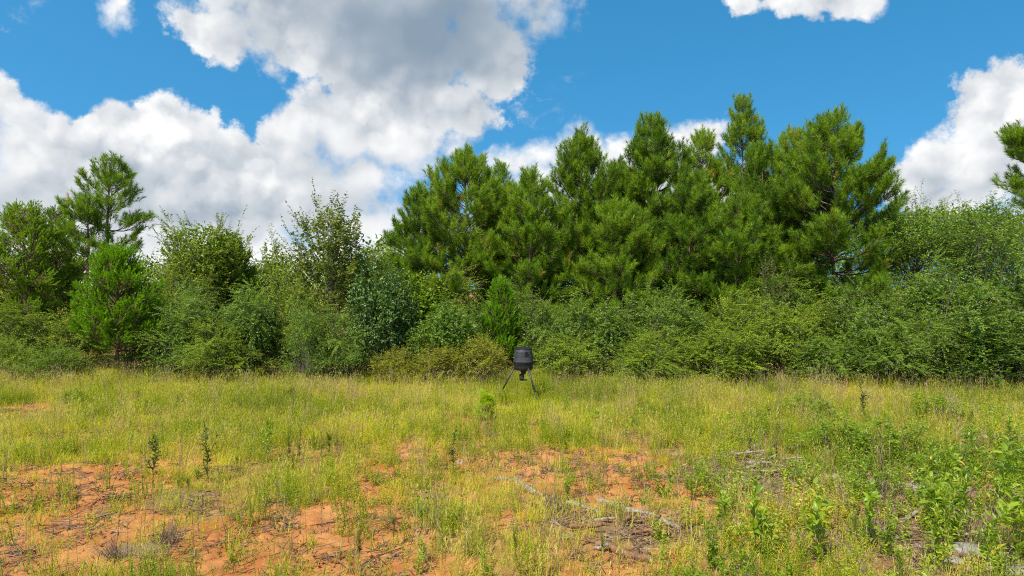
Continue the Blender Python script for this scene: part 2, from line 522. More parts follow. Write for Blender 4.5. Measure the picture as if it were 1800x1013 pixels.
def blobmap(x, y, L):
    r = np.zeros_like(x)
    for (cx, cy, a, b, s) in L:
        X, Y = px_to_ground(cx, cy)
        ra = a / FPX * Y
        rb = 0.5 * abs(CAMH * FPX / (cy - b - HZN) - CAMH * FPX / (cy + b - HZN))
        d = np.sqrt(((x - X) / ra) ** 2 + ((y - Y) / rb) ** 2)
        r = np.maximum(r, s * np.clip(1.35 - d, 0, 1))
    return r


def bare(x, y):
    b = blobmap(x, y, PATCHES)
    n = fbm(x * 1.7, y * 1.7, 4, 3.0)
    return np.clip(b * 1.45 + (n - 0.51) * 1.5 * np.clip((19 - y) / 6, 0, 1), 0, 1)


def debris(x, y):
    return np.clip(blobmap(x, y, DEBRIS) + (fbm(x * 2.3, y * 2.3, 3, 8.0) - 0.5) * 0.7 * (blobmap(x, y, DEBRIS) > 0.02), 0, 1)


def gz(x, y):
    x = np.asarray(x, float); y = np.asarray(y, float)
    near = np.clip((40 - np.hypot(x, y)) / 20, 0, 1)
    return ((fbm(x * 0.35, y * 0.35, 3) - 0.5) * 0.16 + (fbm(x * 3.1, y * 3.1, 3, 5.0) - 0.5) * 0.05) * near


def build_ground():
    def axis(dense_a, dense_b, step, far):
        c = list(np.arange(dense_a, dense_b, step))
        s = step
        while c[-1] < far:
            s *= 1.35; c.append(c[-1] + s)
        s = step; lo = []
        p = dense_a
        while p > -far:
            s *= 1.35; p -= s; lo.append(p)
        return np.array(lo[::-1] + c)
    xs = axis(-13, 13, 0.052, 1500); ys = axis(4.8, 14, 0.040, 1500)
    X, Y = np.meshgrid(xs, ys)
    Z = gz(X, Y)
    near = (Y > 4) & (Y < 16) & (np.abs(X) < 14)
    clod = np.clip(fbm(X * 7, Y * 7, 4, 2.0) - 0.50, 0, 1) * 0.16 + (fbm(X * 14, Y * 14, 2, 6.0) - 0.5) * 0.03
    Z = Z + np.where(near, clod, 0)
    n, k = X.shape
    i = (np.arange(n - 1)[:, None] * k + np.arange(k - 1)[None]).ravel()
    me = mesh('ground', np.stack([X, Y, Z], -1).reshape(-1, 3), np.stack([i, i + 1, i + k + 1, i + k], 1), M_SOIL, smooth=True)
    for nm, fn in (('bare', bare), ('debris', debris)):
        a = me.attributes.new(nm, 'FLOAT', 'POINT')
        a.data.foreach_set('value', fn(X.ravel(), Y.ravel()).astype(np.float32))
    o = link('ground', me)
    o['kind'] = 'structure'; o['label'] = 'orange clay ground of the clearing under the grass'
    return o


def soil_mat():
    m = bpy.data.materials.new('clay_soil'); m.use_nodes = True
    nt = m.node_tree; g = NB(nt)
    p = nt.nodes['Principled BSDF']
    tc = g.node('ShaderNodeTexCoord').outputs['Object']
    b = g.node('ShaderNodeAttribute', attribute_name='bare').outputs['Fac']
    db = g.node('ShaderNodeAttribute', attribute_name='debris').outputs['Fac']
    n1 = g.noise(tc, 1.3, 5, 0.6); n2 = g.noise(tc, 9, 6, 0.7); n3 = g.noise(tc, 60, 4, 0.7)
    clay = g.mix(g.rng(n1, 0.35, 0.65), (0.365, 0.130, 0.034), (0.48, 0.212, 0.068))
    clay = g.mix(g.m('MULTIPLY', g.rng(n2, 0.5, 0.72), 0.7), clay, (0.52, 0.26, 0.09))
    clay = g.mix(g.m('MULTIPLY', g.rng(n3, 0.55, 0.72), 0.6), clay, (0.24, 0.080, 0.028))
    clay = g.mix(g.m('MULTIPLY', g.rng(g.noise(tc, 25, 5, 0.7), 0.56, 0.70), 0.6), clay, (0.20, 0.11, 0.05))
    thatch = g.mix(g.rng(n2, 0.35, 0.65), (0.24, 0.120, 0.035), (0.36, 0.205, 0.070))
    chips = g.mix(g.rng(n3, 0.4, 0.62), (0.13, 0.072, 0.040), (0.34, 0.225, 0.145))
    f = g.rng(g.m('ADD', b, g.m('MULTIPLY', g.m('SUBTRACT', n2, 0.5), 0.5)), 0.02, 0.40)
    c = g.mix(f, thatch, clay)
    c = g.mix(g.rng(g.m('ADD', db, g.m('MULTIPLY', g.m('SUBTRACT', n2, 0.5), 0.6)), 0.3, 0.7, 0, 0.85), c, chips)
    nt.links.new(c, p.inputs['Base Color'])
    p.inputs['Roughness'].default_value = 0.95
    p.inputs['Specular IOR Level'].default_value = 0.15
    bp = g.node('ShaderNodeBump'); bp.inputs['Strength'].default_value = 0.7; bp.inputs['Distance'].default_value = 0.02
    h = g.m('ADD', n3, g.m('MULTIPLY', n2, 0.8))
    nt.links.new(h, bp.inputs['Height']); nt.links.new(bp.outputs[0], p.inputs['Normal'])
    return m


M_SOIL = soil_mat()
build_ground()

# ---------------------------------------------------------------- trees and shrubs
def sph(n, rg, lo=-1.0, hi=1.0):
    z = rg.uniform(lo, hi, n); a = rg.uniform(0, 2 * math.pi, n); r = np.sqrt(np.maximum(0, 1 - z * z))
    return np.stack([r * np.cos(a), r * np.sin(a), z], 1)


def conifer(H, z0, prof, seed, layer=0.46, per=6, up=(0, 50), nshoot=1.55, needle=(0.15, 0.215), k=52, width=0.013, shoot=0.30,
            ang=(24, 74), lean=0.0, radius=0.10, tilt_up=0.75, droop=0.0, gap=0.0, tbase=0.42, up_tip=0.9, sub=0.22):
    """returns trunk, branch and crown geometry; prof(t) is crown radius at relative height t (0 = z0, 1 = top)"""
    rg = np.random.default_rng(seed)
    tr, br, cr = Geo(), Geo(), Geo()
    zz = np.linspace(-0.1, H, 12)
    wob = np.cumsum(rg.normal(0, 0.03, (12, 2)), 0)
    pts = np.stack([wob[:, 0] + lean * (zz / H) ** 1.5, wob[:, 1], zz], 1)
    tr.tube(pts, radius * (1 - zz / H * 0.9) + 0.008, 8)
    axis = lambda z: np.array([np.interp(z, zz, pts[:, 0]), np.interp(z, zz, pts[:, 1]), z])
    SP, SD, SL = [], [], []
    BA, BB, Bra, Brb = [], [], [], []
    z = z0
    while z < H - 0.15:
        t = (z - z0) / (H - z0)
        n = max(3, int(round(per * rg.uniform(0.8, 1.25))))
        a0 = rg.uniform(0, 6.28)
        for i in range(n):
            if rg.random() < gap:
                continue
            az = a0 + i / n * 6.283 + rg.normal(0, 0.3)
            L = max(min(0.25, .15 * H), prof(t) * rg.uniform(0.50, 1.12))
            e = RAD(up[0] + (up[1] - up[0]) * t ** 1.3 + rg.normal(0, 7))
            h = np.array([math.cos(az), math.sin(az), 0])
            p = axis(z + rg.uniform(-0.15, 0.15))
            ns = 6
            q = [p]
            for j in range(ns):
                ee = e + tilt_up * (j / ns) ** 1.5 - droop * (1 - j / ns)
                q.append(q[-1] + (h * math.cos(ee) + np.array([0, 0, math.sin(ee)])) * L / ns + rg.normal(0, 0.02, 3) * L)
            q = np.array(q)
            rb = 0.012 + 0.012 * L
            for j in range(ns):
                BA.append(q[j]); BB.append(q[j + 1]); Bra.append(rb * (1 - j / ns * .8)); Brb.append(rb * (1 - (j + 1) / ns * .8))
            tipd = nrm(q[-1] - q[-2])
            SP.append(q[-1]); SD.append(nrm(tipd + np.array([0, 0, up_tip * .7]))); SL.append(shoot * 1.2)
            m = max(2, int(L * 6.5 * nshoot))
            for s in range(m):
                u = rg.uniform(0.25, 1.0) ** 0.8
                f = u * ns; j0 = min(int(f), ns - 1)
                b = q[j0] + (q[j0 + 1] - q[j0]) * (f - j0)
                dirn = nrm(q[j0 + 1] - q[j0])
                side = nrm(np.cross(dirn, np.array([0, 0, 1.0]))) * (1 if s % 2 else -1)
                d2 = nrm(dirn * 0.75 + side * rg.uniform(0.3, 0.95) + np.array([0, 0, rg.uniform(-0.12, 0.5)]))
                sl = (sub + 0.46 * L * (1.08 - u)) * rg.uniform(0.6, 1.25)
                e2 = b + d2 * sl
                BA.append(b); BB.append(e2); Bra.append(0.009); Brb.append(0.004)
                d3 = nrm(d2 * .8 + np.array([0, 0, up_tip]) + rg.normal(0, 0.18, 3))
                SP.append(e2); SD.append(d3); SL.append(shoot * rg.uniform(0.7, 1.15))
                if sl > 0.45:
                    for w in (0.45, 0.72):
                        mm = b + d2 * sl * w
                        d4 = nrm(d2 * .6 + rg.normal(0, 0.4, 3) + np.array([0, 0, up_tip]))
                        SP.append(mm); SD.append(d4); SL.append(shoot * rg.uniform(0.7, 1.0))
        z += layer * rg.uniform(0.75, 1.25) * (1 - 0.35 * t)
    # leader candles at the very top
    for i in range(11):
        a = rg.uniform(0, 6.28); r = 0.0 if i == 0 else rg.uniform(0.05, 0.16 + .035 * H) * min(1, H / 4)
        SP.append(axis(H - (0.0 if i == 0 else rg.uniform(0.3, 0.45) * min(1, H / 3) + r * 1.3)) + np.array([math.cos(a) * r, math.sin(a) * r, 0]))
        SD.append(nrm(np.array([math.cos(a) * 0.3 * (i > 0), math.sin(a) * 0.3 * (i > 0), 1.0]))); SL.append(shoot * 1.5)
    br.twigs(np.array(BA), np.array(BB), np.array(Bra), np.array(Brb), 3)
    SP, SD, SL = np.array(SP), np.array(SD), np.array(SL)
    n = len(SP)
    tt = rg.beta(2, 2, (n, k))
    tt[:, : k // 4] = rg.uniform(0.8, 1.0, (n, k // 4))
    base = SP[:, None] - SD[:, None] * (SL * 0.35)[:, None, None] + SD[:, None] * (SL[:, None] * tt)[..., None]
    perp = rg.normal(size=(n, k, 3)); perp -= (perp * SD[:, None]).sum(-1, keepdims=True) * SD[:, None]; perp = nrm(perp)
    an = np.radians(ang[0] + (ang[1] - ang[0]) * (1 - tt) * rg.uniform(0.6, 1.2, (n, k)))
    D = SD[:, None] * np.cos(an)[..., None] + perp * np.sin(an)[..., None]
    D[..., 2] -= 0.10
    L = rg.uniform(needle[0], needle[1], (n, k))
    tint = np.clip(tbase + rg.normal(0, 0.20, (n, 1)) + rg.normal(0, 0.10, (n, k)) + 0.12 * (tt - .5), 0, 0.88)
    brown = rg.random(n) < 0.012
    tint[brown] = 0.97
    cr.needles(base.reshape(-1, 3), D.reshape(-1, 3), L.ravel(), width, tint.ravel(), rg)
    return tr, br, cr


def leafy(a, b, h, zc, seed, n_stem=120, n_twig=7, n_leaf=9, leaf=(0.075, 0.035), twig=(0.25, 0.5), fill=2500, arch=0.35, low=-0.25,
          lump=0.35, trunk=None, shell=0.55, tbase=0.4, spike=0.0, stem_r=0.012, droop=0.25):
    """bush or broad-leaved tree: stems run from the base (or the trunk) to points on a lumpy crown, carry twigs, the twigs carry leaves"""
    rg = np.random.default_rng(seed)
    st, fo, tk = Geo(), Geo(), Geo()
    dr = sph(n_stem, rg, low, 1.0)
    ph = rg.uniform(0, 6.28, 8); kk = rg.normal(0, 2.2, (8, 3))
    lum = (np.sin(dr @ kk.T + ph)).mean(1) * lump * 2.0
    r = (1 + lum) * rg.uniform(shell, 1.0, n_stem) ** 0.5
    r *= 1 + spike * (rg.random(n_stem) < 0.12) * rg.uniform(0.1, 1.0, n_stem)
    tip = dr * r[:, None] * np.array([a, b, h]) + np.array([0, 0, zc])
    tip[:, 2] = np.maximum(tip[:, 2], 0.08)
    if trunk is None:
        base = np.stack([rg.normal(0, 0.28 * a, n_stem) + tip[:, 0] * .25, rg.normal(0, 0.28 * b, n_stem) + tip[:, 1] * .25, np.full(n_stem, -0.05)], 1)
        ctl = np.stack([base[:, 0] * .5 + tip[:, 0] * .5, base[:, 1] * .5 + tip[:, 1] * .5, tip[:, 2] * (1 + arch)], 1)
    else:
        TH, TR = trunk
        hz = np.clip(tip[:, 2] * rg.uniform(0.35, 0.75, n_stem), TH * 0.35, TH)
        base = np.stack([rg.normal(0, 0.03, n_stem), rg.normal(0, 0.03, n_stem), hz], 1)
        ctl = base * 0.45 + tip * 0.55 + np.stack([np.zeros(n_stem)] * 2 + [np.full(n_stem, -0.12 * h)], 1) + rg.normal(0, 0.08 * a, (n_stem, 3))
        zz = np.linspace(-0.1, TH, 8)
        tk.tube(np.stack([np.cumsum(rg.normal(0, .02, 8)), np.cumsum(rg.normal(0, .02, 8)), zz], 1), TR * (1 - zz / TH * 0.75), 7)
    bez = lambda t: (1 - t) ** 2 * base[:, None] + 2 * t * (1 - t) * ctl[:, None] + t * t * tip[:, None]
    ts = np.linspace(0, 1, 6)[None, :, None]
    Q = bez(ts)
    for j in range(5):
        st.twigs(Q[:, j], Q[:, j + 1], stem_r * (1.1 - j * .2), stem_r * (0.9 - j * .2), 3)
    # twigs
    t = (rg.uniform(0.35, 1.0, (n_stem, n_twig)) ** 0.7)[..., None]
    P = bez(t); tan = nrm(2 * (1 - t) * (ctl - base)[:, None] + 2 * t * (tip - ctl)[:, None])
    out = nrm(P - np.array([0, 0, zc * 0.6]))
    D = nrm(tan * 0.8 + rg.normal(0, 0.55, P.shape) + out * 0.35 + np.array([0, 0, 0.15]))
    tl = rg.uniform(twig[0], twig[1], (n_stem, n_twig, 1))
    D[:, 0] = tan[:, 0]; P[:, 0] = tip; tl[:, 0] *= 1.2
    E = P + D * tl - np.array([0, 0, 1.0]) * tl * tl * droop
    P1, D1, E1 = P.reshape(-1, 3), D.reshape(-1, 3), E.reshape(-1, 3)
    st.twigs(P1, E1, stem_r * .35, stem_r * .15, 3)
    n = len(P1)
    s = np.linspace(0.12, 1.0, n_leaf)[None] + rg.uniform(-.04, .04, (n, n_leaf))
    tlr = tl.reshape(-1, 1)
    LP = P1[:, None] + D1[:, None] * (tlr * s)[..., None] - np.array([0, 0, 1.0]) * ((tlr * s) ** 2 * droop)[..., None]
    side = nrm(np.cross(D1, np.array([0, 0, 1.0])))[:, None] * np.where(np.arange(n_leaf) % 2, 1, -1)[None, :, None]
    LD = D1[:, None] * 0.55 + side * 0.8 + rg.normal(0, 0.30, LP.shape) - np.array([0, 0, 0.15])
    LN = np.array([0, 0, 1.0]) + rg.normal(0, 0.45, LP.shape) + D1[:, None] * 0.2
    sz = rg.uniform(0.7, 1.2, (n, n_leaf))
    tint = np.clip(tbase + rg.normal(0, 0.10, (n_stem, 1, 1)) + rg.normal(0, 0.08, (n_stem, n_twig, 1)) + rg.normal(0, 0.12, (n_stem, n_twig, n_leaf)), 0, 0.89)
    tint = np.where(rg.random(tint.shape) < 0.012, 1.0, tint)
    fo.leaves(LP.reshape(-1, 3), LD.reshape(-1, 3), LN.reshape(-1, 3), leaf[0] * sz.ravel(), leaf[1] * sz.ravel(), tint.ravel())
    if fill:
        dr = sph(fill, rg, low, 1.0)
        rr = (rg.uniform(0.15, 0.9, fill)) ** 0.6 * 0.88
        p = dr * (rr * (1 + np.sin(dr @ kk.T + ph).mean(1) * lump * 2))[:, None] * np.array([a, b, h]) + np.array([0, 0, zc])
        p[:, 2] = np.maximum(p[:, 2], 0.05)
        fo.leaves(p, rg.normal(size=(fill, 3)), rg.normal(size=(fill, 3)) + np.array([0, 0, 1.0]), leaf[0] * 1.6, leaf[1] * 1.7, np.clip(rg.normal(tbase - .05, .12, fill), 0, 0.89))
    return (st, fo) if trunk is None else (tk, st, fo)


TREES = 'trees along the edge of the clearing'
SHRUBS = 'shrubs along the edge of the clearing'


def spot(px, Y):
    x = (px - 900) / FPX * Y
    return np.array([x, Y, float(gz(x, Y)) - 0.02])


def zt(py, Y):
    return CAMH + (HZN - py) / FPX * Y


def add_tree(name, label, cat, px, Y, trb, mats, rotz=0.0, group=TREES, scale=None):
    t = thing(name, label, cat, spot(px, Y), rotz, group, scale)
    names = ('trunk', 'branches', 'crown') if len(trb) == 3 else ('stem', 'foliage')
    for nm, gm, mt in zip(names, trb, mats):
        o = link(nm, gm.mesh(name + '_' + nm, mt, smooth=(nm == 'trunk')), t)
        if nm != 'trunk':
            o['kind'] = 'stuff'
    return t


def conic(r, p=0.8, base=0.75):
    """crown radius: full at a third of the height, closing towards the tip"""
    return lambda t: r * (base + (1 - base) * min(1, t / 0.3)) * max(0.0, 1 - max(0, t - 0.12) / 0.90) ** p + 0.05


def egg(r):
    """crown radius of a bushy young pine: widest low down, rounded shoulders, a short spire"""
    return lambda t: r * float(np.interp(t, [0, .12, .30, .50, .68, .82, .92, 1.0], [.78, 1.0, 1.0, .90, .67, .42, .23, .05]))


PINES = [  # label, px, distance, top row, crown foot row, crown half width in px, seed, extra
    ('tall dense pine at the left end of the pine stand, tip of clustered candles', 812, 26.5, 258, 520, 100, 11, {}),
    ('short pine shoulder below the left end of the stand, beside the open sky', 728, 26.0, 325, 520, 55, 12, {}),
    ('slim young pine top rising just right of the stand\'s first tall pine', 866, 29.0, 280, 470, 45, 13, {}),
    ('tall pine in the middle of the stand with a narrow dark tip before white cloud', 1022, 27.0, 224, 520, 92, 14, {}),
    ('lower pine with a rounded top left of the middle tall pine', 935, 25.5, 288, 530, 75, 15, {}),
    ('tall pointed pine right of the stand\'s middle, tip against the cloud edge', 1148, 27.0, 192, 520, 88, 16, {}),
    ('slender pine with sparse upper branches before the white cloud', 1240, 29.0, 212, 480, 60, 17, dict(gap=.2)),
    ('tallest pine of the stand with an open spire above the others', 1300, 28.5, 162, 500, 72, 18, dict(gap=.12)),
    ('broad bushy pine at the right end of the stand, dark hollow beneath it', 1462, 24.5, 186, 500, 112, 19, {}),
    ('mid-height pine filling the stand below the open spire', 1345, 26.0, 245, 510, 85, 20, {}),
    ('low bushy pine under the slender pine in the stand', 1215, 25.5, 290, 530, 80, 21, {}),
    ('low bushy pine at the foot of the stand\'s middle', 1080, 25.0, 340, 545, 75, 22, {}),
    ('bushy pine filling the stand between its left end and its middle', 895, 27.5, 318, 540, 70, 26, {}),
    ('round-topped pine in the stand between the middle and the pointed pine', 1085, 27.5, 285, 530, 78, 27, {}),
    ('low bushy pine in front of the open spire, meeting the broad pine', 1290, 25.0, 330, 530, 80, 28, {}),
    ('bushy pine rising just left of the broad pine at the stand\'s right end', 1395, 26.5, 215, 500, 72, 29, {}),
    ('pine at the right edge of the picture, only its left branches in view', 1842, 24.0, 168, 370, 72, 123, dict(gap=.0)),
    ('lone tall pine with an open see-through crown and bare trunk', 194, 27.0, 268, 455, 62, 124, dict(gap=.06, nshoot=1.35, per=6, layer=.55)),
    ('small dense pine tucked left of the lone open pine', 148, 26.0, 335, 470, 42, 25, dict(gap=.1)),
]
for lab, px, Y, top, foot, hw, seed, kw in PINES:
    H = zt(top, Y) - .50; z0 = max(0.9, zt(foot, Y) - (0.9 if 690 < px < 1700 else 0)); r = hw * 1.22 / FPX * Y
    g3 = conifer(H, z0, egg(r), seed, **kw)
    add_tree('pine_tree', lab, 'tree', px, Y, g3, (M_BARK, M_BARK, M_PINE))

ced = dict(needle=(0.06, 0.10), k=28, width=0.02, shoot=0.27, ang=(16, 50), nshoot=3.6, layer=0.26, per=9, tbase=.55, tilt_up=.6, up_tip=.5)
CEDARS = [
    ('spreading olive cedar with dark forked limbs at the left edge', 36, 25.0, 368, 610, 112, 31, M_CEDAR_O, dict(up=(5, 45), gap=.16, radius=.10, layer=.38, nshoot=3.0, up_tip=.25)),
    ('feathery olive cedar top between the spreading cedar and the lone pine', 98, 27.0, 372, 560, 60, 32, M_CEDAR_O, dict(up=(15, 55), gap=.15, layer=.34, nshoot=2.8, up_tip=.3)),
    ('bright green bushy cedar with a reddish trunk showing at its foot', 206, 21.5, 448, 610, 88, 33, M_CEDAR, dict(up=(12, 58), radius=.07)),
    ('small bright green cedar behind the feeder, against the dark hedge', 872, 22.5, 510, 640, 45, 34, M_CEDAR, dict(up=(25, 65), radius=.04)),
    ('olive cedar growing behind the mound of shrubs, left of the oak', 395, 26.0, 430, 590, 85, 35, M_CEDAR_O, dict(up=(15, 55))),
]
for lab, px, Y, top, foot, hw, seed, mt, kw in CEDARS:
    H = zt(top, Y); z0 = max(0.25, zt(foot, Y)); r = hw / FPX * Y
    a = dict(ced); a.update(kw)
    g3 = conifer(H, z0, conic(r, .75, .85), seed, **a)
    add_tree('cedar_tree', lab, 'tree', px, Y, g3, (M_BARK_R, M_BARK_R, mt))

# broad-leaved trees with a trunk: label, name, px, Y, top, foot, half width px, material, options
BROAD = [
    ('oak_tree', 'open-crowned young oak with pale leaf clusters and sky between them', 582, 24.5, 346, 560, 84, M_OAK,
     dict(n_stem=95, n_twig=8, n_leaf=10, leaf=(.12, .065), twig=(.3, .6), fill=700, lump=.12, shell=.35, spike=.0, droop=.0), 41),
    ('broadleaf_tree', 'rounded olive tree with a few spiky shoots above its crown', 362, 25.5, 375, 560, 92, M_OLIVE,
     dict(n_stem=130, n_twig=10, n_leaf=11, leaf=(.09, .05), twig=(.25, .6), fill=3500, spike=.4, shell=.4), 42),
    ('sapling_tree', 'thin grey-green tree showing between the olive tree and the oak', 482, 27.0, 412, 560, 42, M_OLIVE,
     dict(n_stem=45, n_twig=8, n_leaf=9, leaf=(.09, .05), fill=700, shell=.3, droop=.1), 43),
    ('sweetgum_tree', 'light green broadleaf tree behind the dark glossy bush', 735, 24.0, 490, 600, 58, M_SWEET,
     dict(n_stem=70, n_twig=8, n_leaf=8, leaf=(.10, .08), fill=1500, shell=.4, spike=.2), 44),
    ('broadleaf_tree', 'small leafy tree filling the gap below the oak\'s crown', 640, 25.5, 440, 560, 62, M_PRIVET_Y,
     dict(n_stem=80, n_twig=8, n_leaf=8, leaf=(.09, .05), fill=2000, shell=.4), 45),
    ('broadleaf_tree', 'feathery dark tree with drooping twig tips above the right hedge', 1725, 23.5, 345, 470, 88, M_PRIVET,
     dict(n_stem=120, n_twig=9, n_leaf=9, leaf=(.075, .035), twig=(.3, .65), fill=3500, spike=.35, shell=.4, droop=.4), 46),
    ('broadleaf_tree', 'feathery grey-green tree between the broad pine and the right hedge', 1612, 24.0, 362, 480, 80, M_PRIVET,
     dict(n_stem=120, n_twig=9, n_leaf=9, leaf=(.075, .035), twig=(.3, .65), fill=3500, spike=.35, shell=.4, droop=.4), 47),
    ('dead_tree', 'half-bare yellowish sapling standing before the pines', 1360, 23.5, 455, 560, 38, M_OAK,
     dict(n_stem=40, n_twig=7, n_leaf=6, leaf=(.10, .018), fill=100, shell=.3), 48),
    ('sapling_tree', 'slim pale sapling standing alone in front of the right hedge', 1514, 20.0, 556, 690, 17, M_SWEET,
     dict(n_stem=24, n_twig=5, n_leaf=7, leaf=(.10, .04), fill=60, shell=.3, twig=(.15, .3)), 49),
]
for nm, lab, px, Y, top, foot, hw, mt, kw, seed in BROAD:
    H = zt(top, Y); z0 = max(0.3, zt(foot, Y)); r = hw / FPX * Y
    zc = (H + z0) / 2
    low = kw.pop('low', -0.9)
    tk, st, fo = leafy(r, r * .9, (H - z0) / 2, zc, seed, low=low, trunk=(zc + (H - z0) * .2, 0.03 + 0.015 * H / 3), **kw)
    t = thing(nm, lab, 'tree', spot(px, Y), 0, TREES)
    link('trunk', tk.mesh(nm + '_trunk', M_BARK_G, smooth=True), t)
    for pn, gm, m_ in (('branches', st, M_BARK_G), ('crown', fo, mt)):
        o = link(pn, gm.mesh(nm + '_' + pn, m_), t); o['kind'] = 'stuff'

# bushes: prototypes share their meshes
PROTO = {}


def bush_proto(key, seed, **kw):
    st, fo = leafy(1.0, 0.9, 1.0, kw.pop('zc', 0.95), seed, **kw)
    PROTO[key] = (st.mesh(key + '_stem', M_BARK_G), fo)


def add_bush(label, px, Y, top, hw, key, mt, rotz, name='bush', depth=1.0):
    H = zt(top, Y); r = hw / FPX * Y
    sz = H / 1.95
    st, fo = PROTO[key]
    ck = (key, mt.name)
    if ck not in PROTO:
        PROTO[ck] = fo.mesh(key + '_' + mt.name, mt)
    t = thing(name, label, 'shrub', spot(px, Y), rotz, SHRUBS, (r, r * depth, sz))
    for pn, me in (('stem', st), ('foliage', PROTO[ck])):
        o = link(pn, me, t); o['kind'] = 'stuff'
    return t


b0 = dict(n_stem=120, n_twig=12, n_leaf=22, leaf=(0.037, 0.018), twig=(0.22, 0.52), fill=1300, low=-0.75, stem_r=.006, shell=.30)
bush_proto('privet', 61, arch=.25, spike=.35, droop=.6, lump=.6, **b0)
bush_proto('privet_b', 62, arch=.35, spike=.4, droop=.7, lump=.55, **b0)
bush_proto('privet_c', 63, arch=.2, spike=.2, lump=.65, droop=.5, **b0)
bush_proto('dense', 64, n_stem=190, n_twig=9, n_leaf=10, leaf=(.052, .034), twig=(.12, .25), fill=3500, low=-.7, stem_r=.007, arch=.1, spike=.1)
bush_proto('loose', 65, n_stem=90, n_twig=9, n_leaf=10, leaf=(.06, .022), twig=(.18, .4), fill=900, low=-.5, stem_r=.006, arch=.3, spike=.3)
BUSHES = [
    ('big arching hedge shrub at the right edge, reaching highest of the hedge', 1790, 21.0, 425, 130, 'privet', M_PRIVET, .3),
    ('large rounded hedge shrub left of the highest hedge shrub', 1650, 21.0, 470, 110, 'privet_b', M_PRIVET, 1.7),
    ('sloping hedge shrub below the dark hollow of the broad pine', 1545, 21.0, 520, 85, 'privet_c', M_PRIVET, 4.0),
    ('bright low shrub at the foot of the right hedge', 1720, 19.6, 560, 110, 'privet_c', M_PRIVET, 2.2),
    ('low dark green shrub at the hedge foot near the right edge', 1830, 19.4, 570, 80, 'dense', M_PRIVET, 5.2),
    ('wide low shrub in front of the hedge, behind the pale sapling', 1590, 19.8, 575, 80, 'privet', M_PRIVET, 3.4),
    ('yellow-green mounded shrub under the half-bare sapling', 1390, 21.5, 530, 88, 'privet_b', M_PRIVET_Y, .9),
    ('broad mounded shrub right of the feeder\'s hedge, small arching sprays', 1285, 21.5, 538, 82, 'privet', M_PRIVET_Y, 5.0),
    ('grey-green shrub with arching tips under the middle pines', 1175, 22.0, 520, 80, 'privet_c', M_PRIVET, 2.9),
    ('tangled shrub under the pines between cedar and grey-green shrub', 1060, 22.0, 520, 78, 'privet_b', M_PRIVET, 3.9),
    ('dark leafy shrub directly right of the small cedar', 965, 22.3, 540, 62, 'privet', M_PRIVET, 1.1),
    ('low yellowish shrub in front of the hedge, right of the feeder', 1010, 20.8, 590, 60, 'loose', M_PRIVET_Y, .4),
    ('low yellow-green shrub at the hedge foot below the pointed pine', 1130, 20.6, 596, 70, 'privet', M_PRIVET_Y, 4.4),
    ('low spreading shrub at the hedge foot below the open spire', 1260, 20.4, 588, 75, 'privet_c', M_PRIVET_Y, .2),
    ('low shrub left of the pale sapling at the field edge', 1450, 20.2, 585, 75, 'privet_b', M_PRIVET, 2.5),
    ('dark glossy blue-green bush with broad leaves', 678, 22.0, 482, 60, 'dense', M_DARK, .8),
    ('grey-green glossy bush left of the small cedar', 785, 21.5, 540, 55, 'dense', M_PRIVET, 2.0),
    ('thin-leaved shrub behind the rusty weeds, touching the small cedar', 830, 22.4, 560, 40, 'privet', M_PRIVET, 2.6),
    ('mounded shrub below the olive tree, right of the bright cedar', 330, 21.5, 520, 78, 'privet_c', M_PRIVET, 3.1),
    ('wide mounded shrub in front of the oak and olive tree', 440, 21.8, 515, 78, 'privet_b', M_PRIVET, 5.6),
    ('low round shrub under the oak\'s right side', 610, 21.0, 560, 58, 'privet', M_PRIVET, 1.3),
    ('slender yellow-green shrub below the oak\'s trunk', 540, 20.8, 535, 40, 'loose', M_SWEET, 2.2),
    ('shrub filling under the oak, between mounded and slender shrubs', 520, 22.5, 500, 62, 'privet_c', M_PRIVET_Y, 4.9),
    ('low grassy-leaved shrub at the foot of the mounded shrubs', 395, 20.6, 580, 72, 'privet', M_PRIVET_Y, .6),
    ('dark shrub in the shade behind the bright cedar\'s foot', 265, 23.0, 540, 60, 'privet_b', M_PRIVET, .2),
    ('dark undergrowth shrub below the spreading cedar', 60, 23.5, 560, 80, 'privet', M_OLIVE, 2.4),
    ('feathery bright weed bush at the field edge, left corner', 20, 21.0, 590, 42, 'loose', M_PRIVET_Y, 1.5),
    ('bright ferny bush left of the bright cedar\'s trunk', 92, 20.5, 606, 48, 'loose', M_SWEET, 3.6),
    ('shaded shrub between spreading cedar and bright cedar', 140, 23.5, 545, 62, 'privet_c', M_OLIVE, 1.9),
    ('olive shrub standing behind the mounded shrubs below the olive tree', 300, 24.0, 470, 70, 'privet', M_OLIVE, 5.1),
    ('rusty yellow weed bush just left of the feeder', 855, 20.2, 590, 42, 'loose', M_WEEDY, .9),
    ('rusty yellow weed bush farther left of the feeder, under the glossy bush', 770, 20.3, 606, 46, 'loose', M_WEEDY, 3.3),
    ('low olive weed bush under the dark glossy bush', 690, 20.2, 612, 42, 'loose', M_WEEDY, 5.3),
    ('shaded shrub behind the small bright cedar', 885, 24.3, 515, 75, 'privet_c', M_PRIVET, 2.2),
    ('shaded shrub behind the dark glossy bush', 770, 24.8, 500, 75, 'privet', M_OLIVE, 4.2),
    ('dark shrub in the hollow under the broad pine', 1500, 24.5, 505, 90, 'privet_b', M_PRIVET, 1.0),
    ('shaded shrub behind the half-bare sapling', 1330, 24.5, 500, 90, 'privet', M_PRIVET, 3.7),
]
for lab, px, Y, top, hw, key, mt, rz in BUSHES:
    add_bush(lab, px, Y, top, hw * 1.08, key, mt, rz)

